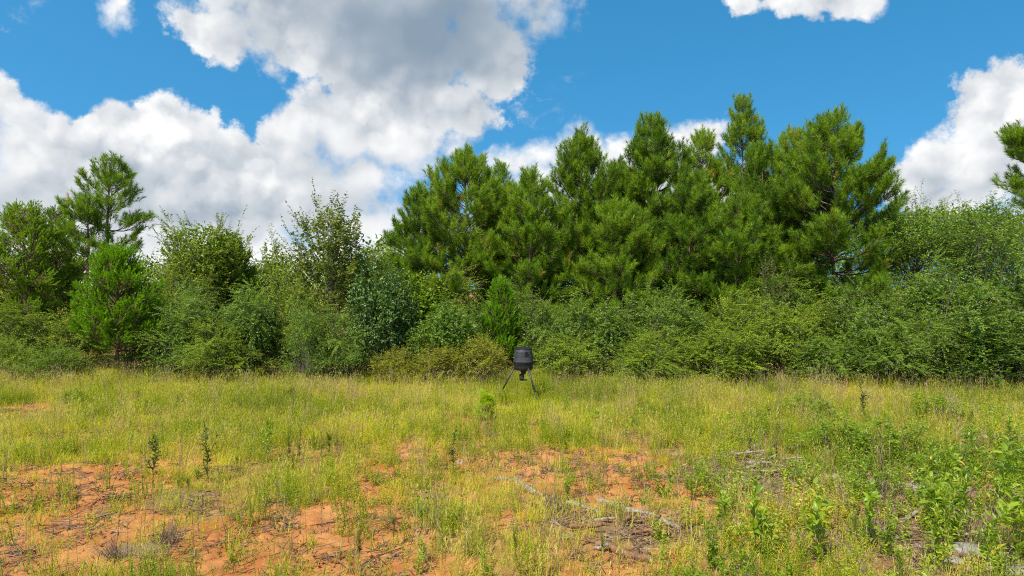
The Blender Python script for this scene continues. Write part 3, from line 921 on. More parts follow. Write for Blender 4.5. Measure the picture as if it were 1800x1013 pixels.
# the wood beyond, one mass
def far_wood():
    rg = np.random.default_rng(77)
    fo = Geo()
    n = 90000
    x = rg.uniform(-36, 36, n); y = rg.uniform(29.5, 35, n)
    hgt = 2.6 + 2.2 * fbm(x * .28, y * .5, 3, 4.0) + 2.6 * np.clip((x + 8) / 4, 0, 1)
    z = hgt * rg.uniform(0.02, 1.0, n) ** 0.8
    fo.leaves(np.stack([x, y, z], 1), rg.normal(size=(n, 3)), rg.normal(size=(n, 3)) + np.array([0, -.5, 1.0]), .22, .11, np.clip(rg.normal(.35, .15, n), 0, .89))
    o = link('far_wood', fo.mesh('far_wood', M_OLIVE))
    o['kind'] = 'stuff'; o['label'] = 'dark green wood behind the tree line'


far_wood()

# ---------------------------------------------------------------- grass and ground cover (scattered tufts)
def scatter(name, label, protos, P, rz, tilt, scl, idx):
    col = bpy.data.collections.new(name + '_tufts')
    for i, me in enumerate(protos):
        col.objects.link(bpy.data.objects.new('%s_tuft_%02d' % (name, i), me))
    me = bpy.data.meshes.new(name)
    n = len(P)
    me.vertices.add(n); me.vertices.foreach_set('co', np.asarray(P, np.float32).ravel())
    a = me.attributes.new('rot', 'FLOAT_VECTOR', 'POINT')
    a.data.foreach_set('vector', np.stack([tilt[:, 0], tilt[:, 1], rz], 1).astype(np.float32).ravel())
    a = me.attributes.new('scl', 'FLOAT_VECTOR', 'POINT'); a.data.foreach_set('vector', scl.astype(np.float32).ravel())
    a = me.attributes.new('patch', 'FLOAT', 'POINT')
    a.data.foreach_set('value', (1.5 * (fbm(P[:, 0] * .55, P[:, 1] * .55, 4, 61.) - .5)).astype(np.float32))
    a = me.attributes.new('idx', 'INT', 'POINT'); a.data.foreach_set('value', idx.astype(np.int32))
    ng = bpy.data.node_groups.new(name + '_scatter', 'GeometryNodeTree')
    ng.interface.new_socket('Geometry', in_out='INPUT', socket_type='NodeSocketGeometry')
    ng.interface.new_socket('Geometry', in_out='OUTPUT', socket_type='NodeSocketGeometry')
    N = ng.nodes.new; L = ng.links.new
    gi, go = N('NodeGroupInput'), N('NodeGroupOutput')
    ci = N('GeometryNodeCollectionInfo'); ci.inputs['Collection'].default_value = col
    ci.inputs['Separate Children'].default_value = True; ci.inputs['Reset Children'].default_value = True
    ip = N('GeometryNodeInstanceOnPoints'); ip.inputs['Pick Instance'].default_value = True
    for nm, dt, sk in (('rot', 'FLOAT_VECTOR', 'Rotation'), ('scl', 'FLOAT_VECTOR', 'Scale'), ('idx', 'INT', 'Instance Index')):
        q = N('GeometryNodeInputNamedAttribute'); q.data_type = dt; q.inputs['Name'].default_value = nm
        L(q.outputs[0], ip.inputs[sk])
    L(gi.outputs[0], ip.inputs['Points']); L(ci.outputs[0], ip.inputs['Instance']); L(ip.outputs[0], go.inputs[0])
    o = link(name, me)
    md = o.modifiers.new('scatter', 'NODES'); md.node_group = ng
    o['kind'] = 'stuff'; o['label'] = label
    return o


def t_grass(seed, n, h, w, mt, spread=.07, lean=.35, bend=(.1, .5), tb=.45, ts=.2):
    rg = np.random.default_rng(seed); g = Geo()
    p = np.stack([rg.normal(0, spread, n), rg.normal(0, spread, n), np.full(n, -.015)], 1)
    d = np.stack([rg.normal(0, lean, n), rg.normal(0, lean, n), np.ones(n)], 1)
    g.blades(p, d, rg.uniform(h[0], h[1], n), w, rg.uniform(bend[0], bend[1], n), np.clip(rg.normal(tb, ts, n), 0, 1))
    return g, rg, p, d


def t_seed(seed, n, h, mt, tb=.55, heads=True):
    """tall thin culms with a loose seed head and a few basal blades"""
    g, rg, p, d = t_grass(seed, 10, (.15, .35), .005, mt, .05, .4)
    p = np.stack([rg.normal(0, .06, n), rg.normal(0, .06, n), np.full(n, -.02)], 1)
    d = nrm(np.stack([rg.normal(0, .10, n), rg.normal(0, .10, n), np.ones(n)], 1))
    L = rg.uniform(h[0], h[1], n); tint = np.clip(rg.normal(tb, .2, n), 0, 1)
    bend = rg.uniform(.02, .2, n)
    g.blades(p, d, L, .0042, bend, tint, 3)
    if heads:
        H = nrm(np.stack([d[:, 0], d[:, 1], np.zeros(n)], 1))
        for k in range(7):
            t = rg.uniform(.66, 1.0, n)
            q = p + d * (L * t)[:, None] + H * (L * bend * t * t)[:, None] - np.array([0, 0, 1.]) * (L * bend * .55 * t ** 3)[:, None]
            g.blades(q, d + rg.normal(0, .35, (n, 3)), .05, .006, .2, np.clip(tint + .08, 0, 1), 1)
    return g


def t_forb(seed, n, h, mt, ll=.035, lw=.012, nl=14, tb=.5, flower=0):
    """clump of small upright weeds: thin stems with many little leaves"""
    rg = np.random.default_rng(seed); g = Geo()
    for i in range(n):
        p = np.array([rg.normal(0, .05), rg.normal(0, .05), -.01]); H = rg.uniform(*h)
        d = nrm(np.array([rg.normal(0, .22), rg.normal(0, .22), 1.0]))
        g.twigs(p[None], (p + d * H)[None], .003, .0015, 3, .25)
        t = np.linspace(.15, 1, nl); a = np.arange(nl) * 2.4 + rg.uniform(0, 6)
        ld = np.stack([np.cos(a), np.sin(a), rg.uniform(.2, .9, nl)], 1)
        g.leaves(p + d * (H * t)[:, None], ld, np.tile([0, 0, 1.], (nl, 1)) + rg.normal(0, .3, (nl, 3)), ll * rg.uniform(.7, 1.2, nl), lw, np.clip(rg.normal(tb, .18, nl), 0, .95))
    return g


def t_litter(seed, n, size, spread):
    rg = np.random.default_rng(seed); g = Geo()
    a = np.stack([rg.normal(0, spread, n), rg.normal(0, spread, n), rg.uniform(.003, .03, n)], 1)
    th = rg.uniform(0, 6.28, n); L = rg.uniform(*size, n)
    b = a + np.stack([np.cos(th) * L, np.sin(th) * L, rg.normal(0, .015, n)], 1)
    g.twigs(a, b, rg.uniform(.002, .007, n), .002, 3, np.repeat(rg.uniform(0, 1, n), 6))
    return g


def field_points(dens, y0, y1, prob, seed):
    rg = np.random.default_rng(seed)
    n = int(dens * (0.80 * (y1 ** 2 - y0 ** 2) + 2 * 2.0 * (y1 - y0)))
    y = np.sqrt(rg.uniform(y0 ** 2, y1 ** 2, n))
    x = rg.uniform(-1, 1, n) * (0.80 * y + 2.0)
    k = rg.random(n) < prob(x, y)
    x, y = x[k], y[k]
    n = len(x)
    return np.stack([x, y, gz(x, y)], 1), rg.uniform(0, 6.28, n), rg.normal(0, .08, (n, 2)), rg


def edge_y(x):
    """where the shrubs begin"""
    return 22.4 - 0.10 * np.asarray(x) + (fbm(np.asarray(x) * .5, 0 * np.asarray(x), 2, 1.0) - .5) * 1.6


def do_scatter(name, label, geos, mt, dens, y0, y1, prob, seed, smin, smax, zmul=(1, 1)):
    P, rz, tl, rg = field_points(dens, y0, y1, prob, seed)
    n = len(P)
    s = rg.uniform(smin, smax, (n, 1)) * np.ones((1, 3)); s[:, 2] *= rg.uniform(zmul[0], zmul[1], n)
    return scatter(name, label, [g.mesh('%s_tuft' % name, mt) for g in geos], P, rz, tl, s, rg.integers(0, len(geos), n))


sm = lambda v, a, b: np.clip((v - a) / (b - a), 0, 1)
# deer keep the grass down round the feeder
trampled = lambda x, y: 1 - .93 * np.exp(-(((x - .3) / 1.1) ** 2 + ((y - 16.3) / 1.9) ** 2) ** 2)
clump = lambda x, y: np.clip(1.9 * (fbm(x * 1.1, y * 1.1, 4, 41.) - .24), .12, 1)
# short yellow-green grass
do_scatter('short_grass', 'short yellow-green grass over the clearing', [t_grass(200 + i, 26, (.07, .24), .0055, M_GRASS, .07, .4)[0] for i in range(6)], M_GRASS,
           95, 5.6, 23.5, lambda x, y: np.clip((1.02 - 1.0 * bare(x, y) - .85 * debris(x, y)) * (.45 + .55 * sm(y, 8.5, 14)) * clump(x, y), .035, 1) * (y < edge_y(x)), 300, .75, 1.35, (.8, 1.3))
# tall olive grass, thick towards the trees
do_scatter('tall_grass', 'tall olive grass with thin seed heads', [t_seed(220 + i, 9, (.26, .56), M_TALL) for i in range(5)], M_TALL,
           30, 6.0, 24.0, lambda x, y: (.42 + .58 * sm(y + 3 * (fbm(x * .3, y * .3, 3, 2.) - .5), 11, 17)) * np.clip(1 - 1.3 * bare(x, y), 0, 1) * (y < edge_y(x) + .8) * (1 - .85 * debris(x, y)) * trampled(x, y) * np.clip(.20 + 2.4 * (fbm(x * .75, y * .75, 4, 31.) - .36), .08, 1), 301, .7, 1.15)
# tan dry grass, thick along the foot of the hedge
do_scatter('dry_grass', 'dry tan grass standing along the tree line', [t_seed(240 + i, 10, (.45, .90), M_STRAW) for i in range(4)], M_STRAW,
           14, 6.5, 24.0, lambda x, y: (.06 + .20 * sm(y, 12, 16) * clump(x - 4, y + 2) + .9 * sm(y - edge_y(x), -2.0, -.4) * (.30 + .70 * sm(x, 2, 8))) * trampled(x, y) * (1 - .8 * bare(x, y)) * (y < edge_y(x) + .9), 302, .7, 1.1)
# little leafy weeds
do_scatter('small_weeds', 'small leafy yellow-green weeds among the grass', [t_forb(260 + i, 6, (.12, .42), M_FORB, .030, .009, 18) for i in range(6)], M_FORB,
           36, 5.6, 22.0, lambda x, y: np.clip((.50 + 3.2 * (fbm(x * .9, y * .9, 4, 12.) - .5)) * (1 - .88 * bare(x, y)) * (1 - .6 * debris(x, y)), .03, 1) * (y < edge_y(x)), 303, .7, 1.3)
# lush weeds in the right corner
do_scatter('broadleaf_weeds', 'fresh green broad-leaved weeds at the woody debris', [t_forb(280 + i, 4, (.15, .42), M_LUSH, .06, .022, 16, .5) for i in range(5)], M_LUSH,
           34, 5.6, 15.5, lambda x, y: np.clip(sm(x / y, .10, .50) * 1.0 * np.clip(2.6 * (fbm(x * .9, y * .9, 4, 22.) - .36), 0, 1) * (1 - .6 * debris(x, y)), .01, 1) * (1 - .9 * bare(x, y)), 304, .7, 1.25)
# twigs and chips lying about
do_scatter('twig_litter', 'grey twigs and chips strewn on the ground', [t_litter(290 + i, 22, (.03, .22), .10) for i in range(5)], M_LITTER,
           44, 5.6, 18.0, lambda x, y: np.clip(.07 + 1.0 * debris(x, y) * (.25 + .75 * (x > 0)) + .12 * bare(x, y), 0, 1), 305, .7, 1.5)

# sparse sprouts on the bare clay, clods, dry stems among the debris
do_scatter('sprouts', 'sparse little sprouts on the bare clay', [t_forb(310 + i, 3, (.06, .22), M_FORB, .03, .010, 10, .55) for i in range(4)] + [t_grass(316 + i, 9, (.06, .20), .0045, M_GRASS, .03, .45, tb=.6)[0] for i in range(3)], M_FORB,
           34, 5.6, 15.0, lambda x, y: np.clip(bare(x, y) * .8 * clump(x + 9, y) ** 2, 0, 1), 306, .6, 1.3)
do_scatter('dry_stems', 'thin brown dead stems standing among the weeds', [t_seed(320 + i, 5, (.22, .60), M_BRUSH, .5) for i in range(4)], M_BRUSH,
           9, 5.6, 20.0, lambda x, y: np.clip(.10 + .8 * sm(x / y, .05, .35) * clump(x + 3, y - 5), 0, 1), 307, .7, 1.2)


def t_clod(seed):
    rg = np.random.default_rng(seed); g = Geo()
    for i in range(9):
        c = np.array([rg.normal(0, .10), rg.normal(0, .10), .004]); r = rg.uniform(.006, .024)
        o = np.array([[1, 0, 0], [0, 1, 0], [-1, 0, 0], [0, -1, 0], [0, 0, 1], [0, 0, -1.]]) * r * rg.uniform(.6, 1.3, (6, 1)) * [1, 1, .7]
        g.add(c + o, np.array([(0, 1, 4), (1, 2, 4), (2, 3, 4), (3, 0, 4), (1, 0, 5), (2, 1, 5), (3, 2, 5), (0, 3, 5)]), rg.uniform(0, 1))
    return g


M_CLOD = leaf_mat('clay_clods', (0.20, 0.070, 0.025), (0.46, 0.20, 0.075), trans=0.0, rough=.95, spec=.1)
do_scatter('clay_clods', 'small clods of orange clay on the bare ground', [t_clod(330 + i) for i in range(4)], M_CLOD,
           30, 5.6, 14.0, lambda x, y: np.clip(bare(x, y), 0, 1) * np.clip(2.2 * (fbm(x * 1.3, y * 1.3, 3, 51.) - .35), .05, 1), 308, .6, 1.5)

# ---------------------------------------------------------------- weeds and saplings one can count
def gpos(px, py):
    x, y = px_to_ground(px, py)
    return np.array([x, y, float(gz(x, y)) - .01])


def plant(seed, H, nbr, leaf, nl, spread, top_only=.2, lean=.08, stem_r=.006, upright=.9):
    """stem with side branches and leaves -> (stem Geo, leaf Geo)"""
    rg = np.random.default_rng(seed); st, lf = Geo(), Geo(); lf.placed = []
    n = 7; z = np.linspace(0, H, n)
    ax = np.stack([np.cumsum(rg.normal(0, .012 * H, n)) + lean * z * rg.normal(), np.cumsum(rg.normal(0, .012 * H, n)), z - .01], 1)
    st.tube(ax, stem_r * (1 - .8 * z / H), 5)
    runs = [(ax[int(n * top_only):][0], ax[-1], ax)]
    def leaf_run(pts, m):
        t = np.linspace(0.05, 1, m) * (len(pts) - 1); i = np.minimum(t.astype(int), len(pts) - 2); f = (t - i)[:, None]
        p = pts[i] * (1 - f) + pts[i + 1] * f; tg = nrm(pts[i + 1] - pts[i])
        a = np.arange(m) * 2.4 + rg.uniform(0, 6)
        pr = nrm(np.cross(tg, np.array([.3, .7, .2]))); pq = np.cross(tg, pr)
        ld = tg * rg.uniform(.4, upright, (m, 1)) + (pr * np.cos(a)[:, None] + pq * np.sin(a)[:, None]) * .8
        s = rg.uniform(.65, 1.15, m) * (1.1 - .4 * np.linspace(0, 1, m))
        N = np.tile([0, 0, 1.], (m, 1)) + rg.normal(0, .35, (m, 3))
        lf.leaves(p, ld, N, leaf[0] * s, leaf[1] * s, np.where(rg.random(m) < .04, 1.0, np.clip(rg.normal(.5, .2, m), 0, .89)))
        lf.placed += list(zip(p, nrm(ld), N, leaf[0] * s, leaf[1] * s))
    leaf_run(ax[int(n * top_only):], nl)
    for b in range(nbr):
        t = rg.uniform(.25, .85); i = int(t * (n - 1)); p = ax[i]
        a = rg.uniform(0, 6.28); L = H * rg.uniform(.2, .45) * (1.1 - t * .5)
        d = nrm(np.array([math.cos(a) * spread, math.sin(a) * spread, 1.0]))
        q = np.stack([p + d * L * u + np.array([0, 0, .12 * L]) * u * u for u in np.linspace(0, 1, 5)])
        st.tube(q, stem_r * .55 * np.linspace(1, .35, 5), 4)
        leaf_run(q, max(4, int(nl * .55)))
    return st, lf


def brush(seed, H, n, R):
    rg = np.random.default_rng(seed); g = Geo()
    for i in range(n):
        a = rg.uniform(0, 6.28); r = R * rg.uniform(.1, 1)
        p = np.array([math.cos(a) * r * .4, math.sin(a) * r * .4, -.01])
        for s in range(4):
            q = p + np.array([math.cos(a) * r * .2 + rg.normal(0, .06), math.sin(a) * r * .2 + rg.normal(0, .06), H / 4 * rg.uniform(.3, 1.2)])
            g.twigs(p[None], q[None], .013 - .0025 * s, .0115 - .0025 * s, 3, rg.uniform(0, 1)); p = q
    return g


KIND = {}


def kind(key, geos, name, cat, parts, mats):
    KIND[key] = ([[g.mesh('%s_%s' % (name, pn), m) for g, pn, m in zip(gg, parts, mats)] for gg in geos], name, cat, parts)


kind('stalk', [plant(400 + i, 1.0, 0, (.075, .016), 30, .4, .15, .1, .0055) for i in range(4)], 'weed_stalk', 'weed', ('stem', 'foliage'), (M_STEM, M_STALK))
kind('dark', [plant(410 + i, 1.0, 5, (.105, .045), 24, .55, .3, .05, .008) for i in range(3)], 'sapling', 'sapling', ('stem', 'foliage'), (M_STEM, M_SAPL))
kind('lush', [plant(420 + i, 1.0, 7, (.16, .050), 22, .75, .1, .05, .008) for i in range(4)], 'leafy_sapling', 'sapling', ('stem', 'foliage'), (M_STEM_G, M_LUSH))
kind('feather', [plant(430 + i, 1.0, 12, (.07, .010), 60, .35, .1, .05, .008) for i in range(3)], 'feathery_weed', 'weed', ('stem', 'foliage'), (M_STEM, M_STALK))
kind('gold', [plant(440 + i, 1.0, 6, (.05, .022), 26, .35, .45, .05, .008) for i in range(2)], 'flowering_weed', 'weed', ('stem', 'flower_head'), (M_STEM, M_GOLD))
kind('dead', [plant(450 + i, 1.0, 3, (.03, .006), 8, .3, .5, .15, .006) for i in range(3)], 'dead_stalk', 'weed', ('stem', 'leaf_remains'), (M_STEM_D, M_BRUSH))
kind('bramble', [leafy(.5, .5, .5, .45, 460 + i, n_stem=34, n_twig=6, n_leaf=7, leaf=(.055, .032), twig=(.12, .28), fill=40, low=-.6, stem_r=.004, arch=.3, spike=.3) for i in range(2)],
     'bramble_bush', 'shrub', ('stem', 'foliage'), (M_STEM, M_LUSH))
kind('brush', [(brush(470 + i, 1.0, 60, .6),) for i in range(2)], 'dead_brush', 'brush', ('twigs',), (M_BRUSH,))
_cnt = {}


def big_leaf_mesh(tint):
    """one broad pointed leaf of unit length along +Y, arched and folded at the midrib"""
    ys = np.array([0, .14, .36, .60, .82, 1.0]); ws = np.array([.03, .34, .50, .44, .24, 0.0])
    V, F = [], []
    for y, w in zip(ys, ws):
        z = .10 * math.sin(y * 2.6) - .14 * y * y
        V += [(-w, y, z + .16 * w), (0, y, z), (w, y, z + .16 * w)]
    for i in range(5):
        for j in (0, 1):
            F.append((i * 3 + j, i * 3 + j + 1, i * 3 + j + 4, i * 3 + j + 3))
    return mesh('leaf', np.array(V), [np.array(F)], M_LUSH, np.full(len(V), tint), smooth=True)


LEAFS = [big_leaf_mesh(t) for t in (.25, .4, .5, .6, .75, .85)] + [big_leaf_mesh(1.0)]
from mathutils import Matrix, Vector


def add_leafy_sapling(label, px, py, hpx, group, wide, seed):
    """near sapling: every leaf is a part of its own"""
    rg = np.random.default_rng(seed)
    p = gpos(px, py); H = hpx / FPX * p[1]
    st, lf = plant(seed, H, 5, (H * .17, H * .075), 15, .8 * wide, .1, .05, .007)
    t = thing('leafy_sapling', label, 'sapling', p, 0, group)
    link('stem', st.mesh('leafy_sapling_stem', M_STEM_G), t)
    for (q, d, nv, L, W) in lf.placed:
        L *= rg.uniform(.8, 1.2)
        x = nrm(np.cross(d, nv)); u = np.cross(x, d)
        o = link('leaf', LEAFS[6 if rg.random() < .04 else rg.integers(0, 6)], t)
        o.matrix_local = Matrix(((x[0] * W, d[0] * L, u[0] * L, q[0]), (x[1] * W, d[1] * L, u[1] * L, q[1]), (x[2] * W, d[2] * L, u[2] * L, q[2]), (0, 0, 0, 1)))
    return t



def add_weed(key, label, px, py, hpx, group, wide=1.0, rz=None):
    sets, name, cat, parts = KIND[key]
    i = _cnt.get(key, 0); _cnt[key] = i + 1
    p = gpos(px, py); H = hpx / FPX * p[1]
    t = thing(name, label, cat, p, rs.uniform(0, 6.28) if rz is None else rz, group, (H * wide, H * wide, H))
    for me, pn in zip(sets[i % len(sets)], parts):
        o = link(pn, me, t)
        if pn not in ('stem', 'flower_head'):
            o['kind'] = 'stuff'
    return t


EXPL = [
    ('dark', 'dark-leaved branching sapling on the bare orange clay', 268, 858, 98, 1.1),
    ('dark', 'thin dark-leaved sapling right of the branching one', 366, 852, 112, .7),
    ('dark', 'upright sapling with a V of leafy shoots near the little pine', 795, 840, 80, .9),
    ('dark', 'dark bushy sapling standing in tall grass below the oak', 512, 712, 36, 1.3),
    ('lush', 'grey-green leafy stem left of the yellow-flowered clump', 470, 815, 90, .7),
    ('gold', 'yellow-flowered weed in the clump of dark stems', 535, 820, 72, .9),
    ('gold', 'pale yellow-tipped weed at the clump\'s left side', 492, 822, 60, .9),
    ('feather', 'bluish feathery weed at the clump\'s right end', 577, 818, 62, 1.2),
    ('dark', 'dark straight stem in the middle of the flowered clump', 508, 822, 70, .5),
    ('dark', 'dark stem beside the yellow flowers of the clump', 527, 824, 66, .5),
    ('lush', 'bright green leafy plant beside the pale log', 996, 895, 62, .8),
    ('stalk', 'tall leafy stalk standing left of the pale log\'s end', 934, 900, 92, 1.1),
    ('stalk', 'tall yellow-green stalk at the back of the bare clay patch', 1062, 830, 85, .9),
    ('dead', 'tall bare grey stalk at the right end of the pale log', 956, 885, 105, 1.0),
    ('dead', 'bare grey stalk leaning beside the tallest one at the pale log', 964, 888, 90, 1.0),
    ('dead', 'pale dry stalk in the grass at the picture\'s lower middle', 815, 990, 80, 1.0),
    ('dark', 'dark-stemmed sapling at the left of the grey stick pile', 1320, 808, 45, .9),
    ('dark', 'small dark sapling standing behind the stick pile', 1366, 810, 42, .8),
    ('stalk', 'tall dark stalk right of the stick pile', 1404, 885, 130, .8),
    ('dark', 'tall dark weed below the pale sapling at the far side', 1518, 745, 80, .8),
    ('bramble', 'yellow-green bramble behind the grey log', 1560, 812, 75, 1.6),
    ('bramble', 'low bramble at the left of the yellow-green bramble', 1470, 800, 70, 1.5),
    ('bramble', 'bramble with small leaves at the right field edge', 1650, 745, 50, 1.8),
    ('bramble', 'low leafy bramble beyond the brown stick pile', 1430, 742, 48, 1.6),
    ('lush', 'large fresh green sapling at the right edge of the field', 1772, 905, 105, .95),
    ('lush', 'fresh leafy sapling behind the white stone', 1690, 905, 85, .9),
    ('lush', 'broad-leaved sapling in the near right corner', 1790, 1000, 120, .9),
    ('lush', 'leafy sapling among grey logs', 1640, 940, 88, .9),
    ('lush', 'leafy sapling left of the chip heap', 1530, 965, 90, .8),
    ('lush', 'bushy bright sapling near the bottom of the picture, right of the debris', 1440, 990, 110, .9),
    ('lush', 'bright bushy sapling before the orange scrap of wood', 1330, 985, 105, .9),
    ('lush', 'small bright sapling before the long rotten log', 1275, 960, 75, .9),
    ('lush', 'pale bright sapling in front of the right tree line', 1740, 800, 60, .8),
    ('feather', 'dense feathery green weed in front of the stone slab', 1504, 960, 70, .5),
    ('lush', 'small broad-leaved seedling on bare clay at the bottom', 408, 990, 45, .8),
    ('lush', 'low yellow-leaved seedling near the bottom middle', 745, 1000, 55, 1.0),
    ('brush', 'dark heap of dead brush at the bottom left', 205, 985, 46, 1.2),
    ('brush', 'grey tangle of dead twigs right of the dark brush heap', 290, 960, 50, 1.2),
    ('brush', 'small dead twig clump beside the pale log', 975, 905, 42, 1.0),
    ('brush', 'dead twig tangle before the white stone', 1700, 945, 60, 1.3),
    ('feather', 'bright weed clump left of the bare patch\'s back edge', 995, 800, 28, 1.6),
    ('bramble', 'low leafy clump at the left end of the field', 125, 715, 30, 1.6),
    ('dead', 'leaning dry stalk on the bare clay at the left', 88, 985, 95, .8),
    ('stalk', 'slim leafy stalk left of the bare patch at the bottom', 565, 930, 85, 1.0),
    ('stalk', 'leafy stalk at the right side of the clay strip', 610, 955, 95, .9),
    ('stalk', 'single stalk by the clay strip\'s right border', 682, 945, 95, .9),
    ('lush', 'leafy weed with pale top in the near middle', 742, 945, 70, .6),
]
WG = 'weeds and saplings in the clearing'
for i, (k, lab, px, py, h, w) in enumerate(EXPL):
    if k == 'lush' and px > 1250 and py > 890:
        add_leafy_sapling(lab, px, py, h * 1.3, WG, w, 520 + i)
    else:
        add_weed(k, lab, px, py, h, WG, w)
rw = np.random.default_rng(500)
SCATTERED = {'stalk': ('thin upright weed stalk with narrow leaves rising above the grass', 'thin weed stalks rising above the grass', 230),
             'dead': ('thin bare dead stalk rising above the grass', 'dead stalks rising above the grass', 80),
             'feather': ('small feathery weed standing in the grass', 'feathery weeds in the grass', 34),
             'lush': ('knee-high leafy sapling among the debris and weeds on the right', 'leafy saplings on the right side', 64)}
for k, (lab, grp, n) in SCATTERED.items():
    for i in range(n):
        if k == 'lush':
            py = rw.uniform(790, 1030); px = 1200 + 640 * rw.random() ** .75; h = rw.uniform(.30, .55) + .25 * (px > 1600)
        else:
            py = 660 + 360 * rw.random() ** 1.4; px = rw.uniform(-40, 1840); h = rw.uniform(.35, .75) if k != 'feather' else rw.uniform(.25, .5)
        x, y = px_to_ground(px, py)
        if y > edge_y(x) - .3:
            continue
        if k == 'lush':
            where = ' nearest the camera' if py > 950 else ' towards the tree line' if py < 850 else ''
        else:
            where = (', far back near the shrubs' if py < 700 else ', in mid-field' if py < 810 else ', on the near ground') + (' on the left' if px < 600 else ' on the right' if px > 1200 else ' in the middle')
        short = {'stalk': 'thin upright weed stalk with narrow leaves', 'dead': 'thin bare dead stalk', 'feather': 'small feathery weed', 'lush': 'knee-high leafy sapling among debris and weeds'}[k]
        add_weed(k, short + where, px, py, h * FPX / y, grp + where, rw.uniform(.7, 1.1))

# the little pines in the grass
def baby_pine(label, px, py, hpx, seed, wide=.27):
    p = gpos(px, py); H = hpx / FPX * p[1]
    g3 = conifer(H, .06, lambda t: H * wide * (1 - t) ** .6 + .02, seed, layer=.055, per=8, up=(8, 60), tilt_up=.25, needle=(.07, .11), k=40, width=.006, shoot=.11, nshoot=6.0, up_tip=.7, sub=.03, radius=.014, tbase=.5)
    t = thing('pine_seedling', label, 'seedling', p, 0, 'pine seedlings')
    for nm, g_, m in zip(('trunk', 'branches', 'crown'), g3, (M_BARK, M_BARK, M_PINE_Y)):
        link(nm, g_.mesh('pine_seedling_' + nm, m), t)


baby_pine('bushy yellow-green pine seedling in front of the feeder', 846, 744, 44, 81)
baby_pine('tiny bright pine seedling right of the feeder', 1041, 745, 18, 82, .35)

# ---------------------------------------------------------------- logs, sticks and stones
def log(label, p0, p1, r, mt, seed, group='logs and sticks lying on the ground', name='log', sub=True, z=None):
    rg = np.random.default_rng(seed)
    A, B = gpos(*p0), gpos(*p1)
    n = 9; t = np.linspace(0, 1, n)[:, None]
    lift = r * .55
    q = A * (1 - t) + B * t + np.stack([rg.normal(0, r * .5, n), rg.normal(0, r * .5, n), rg.normal(0, r * .18, n)], 1)
    q[:, 2] = gz(q[:, 0], q[:, 1]) + lift + rg.normal(0, r * .15, n) + (z or 0) * np.linspace(rg.uniform(-.2, .6), 1, n)
    c = q.mean(0); c[2] = float(gz(c[0], c[1]))
    g = Geo(); k = 9
    g.tube(q - c, r * rg.uniform(.75, 1.15, n) * np.linspace(1.1, .75, n), k)
    V = g.V[0]; V += rg.normal(0, r * .09, V.shape)
    o = thing(name, label, 'log' if name == 'log' else 'stick', c, 0, group, None, g.mesh(name, mt))
    if sub:      # snapped side branch stubs
        for i in range(2):
            a = q[rg.integers(2, n - 2)] - c
            b = a + np.array([rg.normal(0, 1), rg.normal(0, 1), rg.uniform(.3, 1.2)]) * r * 2.2
            s = Geo(); s.tube(np.stack([a, (a + b) / 2 + rg.normal(0, r * .2, 3), b]), [r * .35, r * .25, r * .1], 5)
            link('branch_stub', s.mesh('branch_stub', mt), o)
    return o


LOGS = [
    ('pale barkless log lying at the edge of the bare clay', (908, 846), (962, 888), .042, M_WOOD),
    ('short pale log piece left of the barkless log', (868, 843), (905, 844), .03, M_WOOD),
    ('long weathered grey log right of the dead stalks', (1050, 888), (1150, 922), .042, M_WOOD),
    ('grey log end continuing the long weathered log', (1135, 912), (1200, 938), .04, M_WOOD),
    ('mossy pale log in front of the long weathered log', (1000, 896), (1062, 915), .04, M_WOOD),
    ('rotten orange-brown log at the bottom, long and splintered', (1025, 958), (1175, 1002), .055, M_WOOD_O),
    ('rotten brown log lying behind the splintered one', (1130, 935), (1200, 950), .04, M_WOOD_O),
    ('thin pale stick crossing the debris before the splintered log', (1085, 953), (1145, 954), .013, M_WOOD),
    ('dry pole in the grass left of the splintered log', (968, 920), (1005, 948), .015, M_WOOD),
    ('grey pole below the splintered log\'s right end', (1110, 968), (1160, 972), .02, M_WOOD),
    ('fallen grey log right of the stick pile', (1430, 842), (1545, 852), .07, M_WOOD),
    ('large grey log near the right edge, half hidden by leaves', (1600, 862), (1700, 868), .075, M_WOOD),
    ('dark grey log lying left of the large grey log', (1570, 854), (1612, 860), .06, M_WOOD),
    ('orange rotten log behind the large grey log', (1640, 838), (1690, 842), .05, M_WOOD_O),
    ('thin log lying behind the orange rotten log', (1610, 830), (1690, 834), .035, M_WOOD),
    ('grey weathered log at the right edge of the field', (1690, 770), (1790, 780), .08, M_WOOD),
    ('short grey log at the back of the debris', (1640, 785), (1680, 788), .06, M_WOOD),
    ('pale log far right in the tall grass', (1680, 728), (1712, 730), .06, M_WOOD),
    ('broken pale log stump end in the tall grass', (1625, 704), (1645, 710), .07, M_WOOD_O),
    ('short orange scrap of wood in the weeds', (1300, 866), (1325, 872), .04, M_WOOD_O),
    ('thin brown branch lying behind the orange scrap', (1345, 875), (1385, 888), .02, M_WOOD_O),
    ('long grey branch leading to the stick pile', (1225, 766), (1320, 792), .03, M_WOOD),
    ('pale stick in the grass at the back, right of the middle', (1350, 708), (1372, 709), .035, M_WOOD),
    ('long pale leaning pole lying in the near debris', (1290, 1005), (1350, 955), .013, M_WOOD),
    ('bent pale twig in the near right debris', (1575, 965), (1625, 985), .012, M_WOOD),
]
for i, (lab, a, b, r, mt) in enumerate(LOGS):
    log(lab, a, b, r, mt, 600 + i, sub=r > .03)
rg = np.random.default_rng(650)
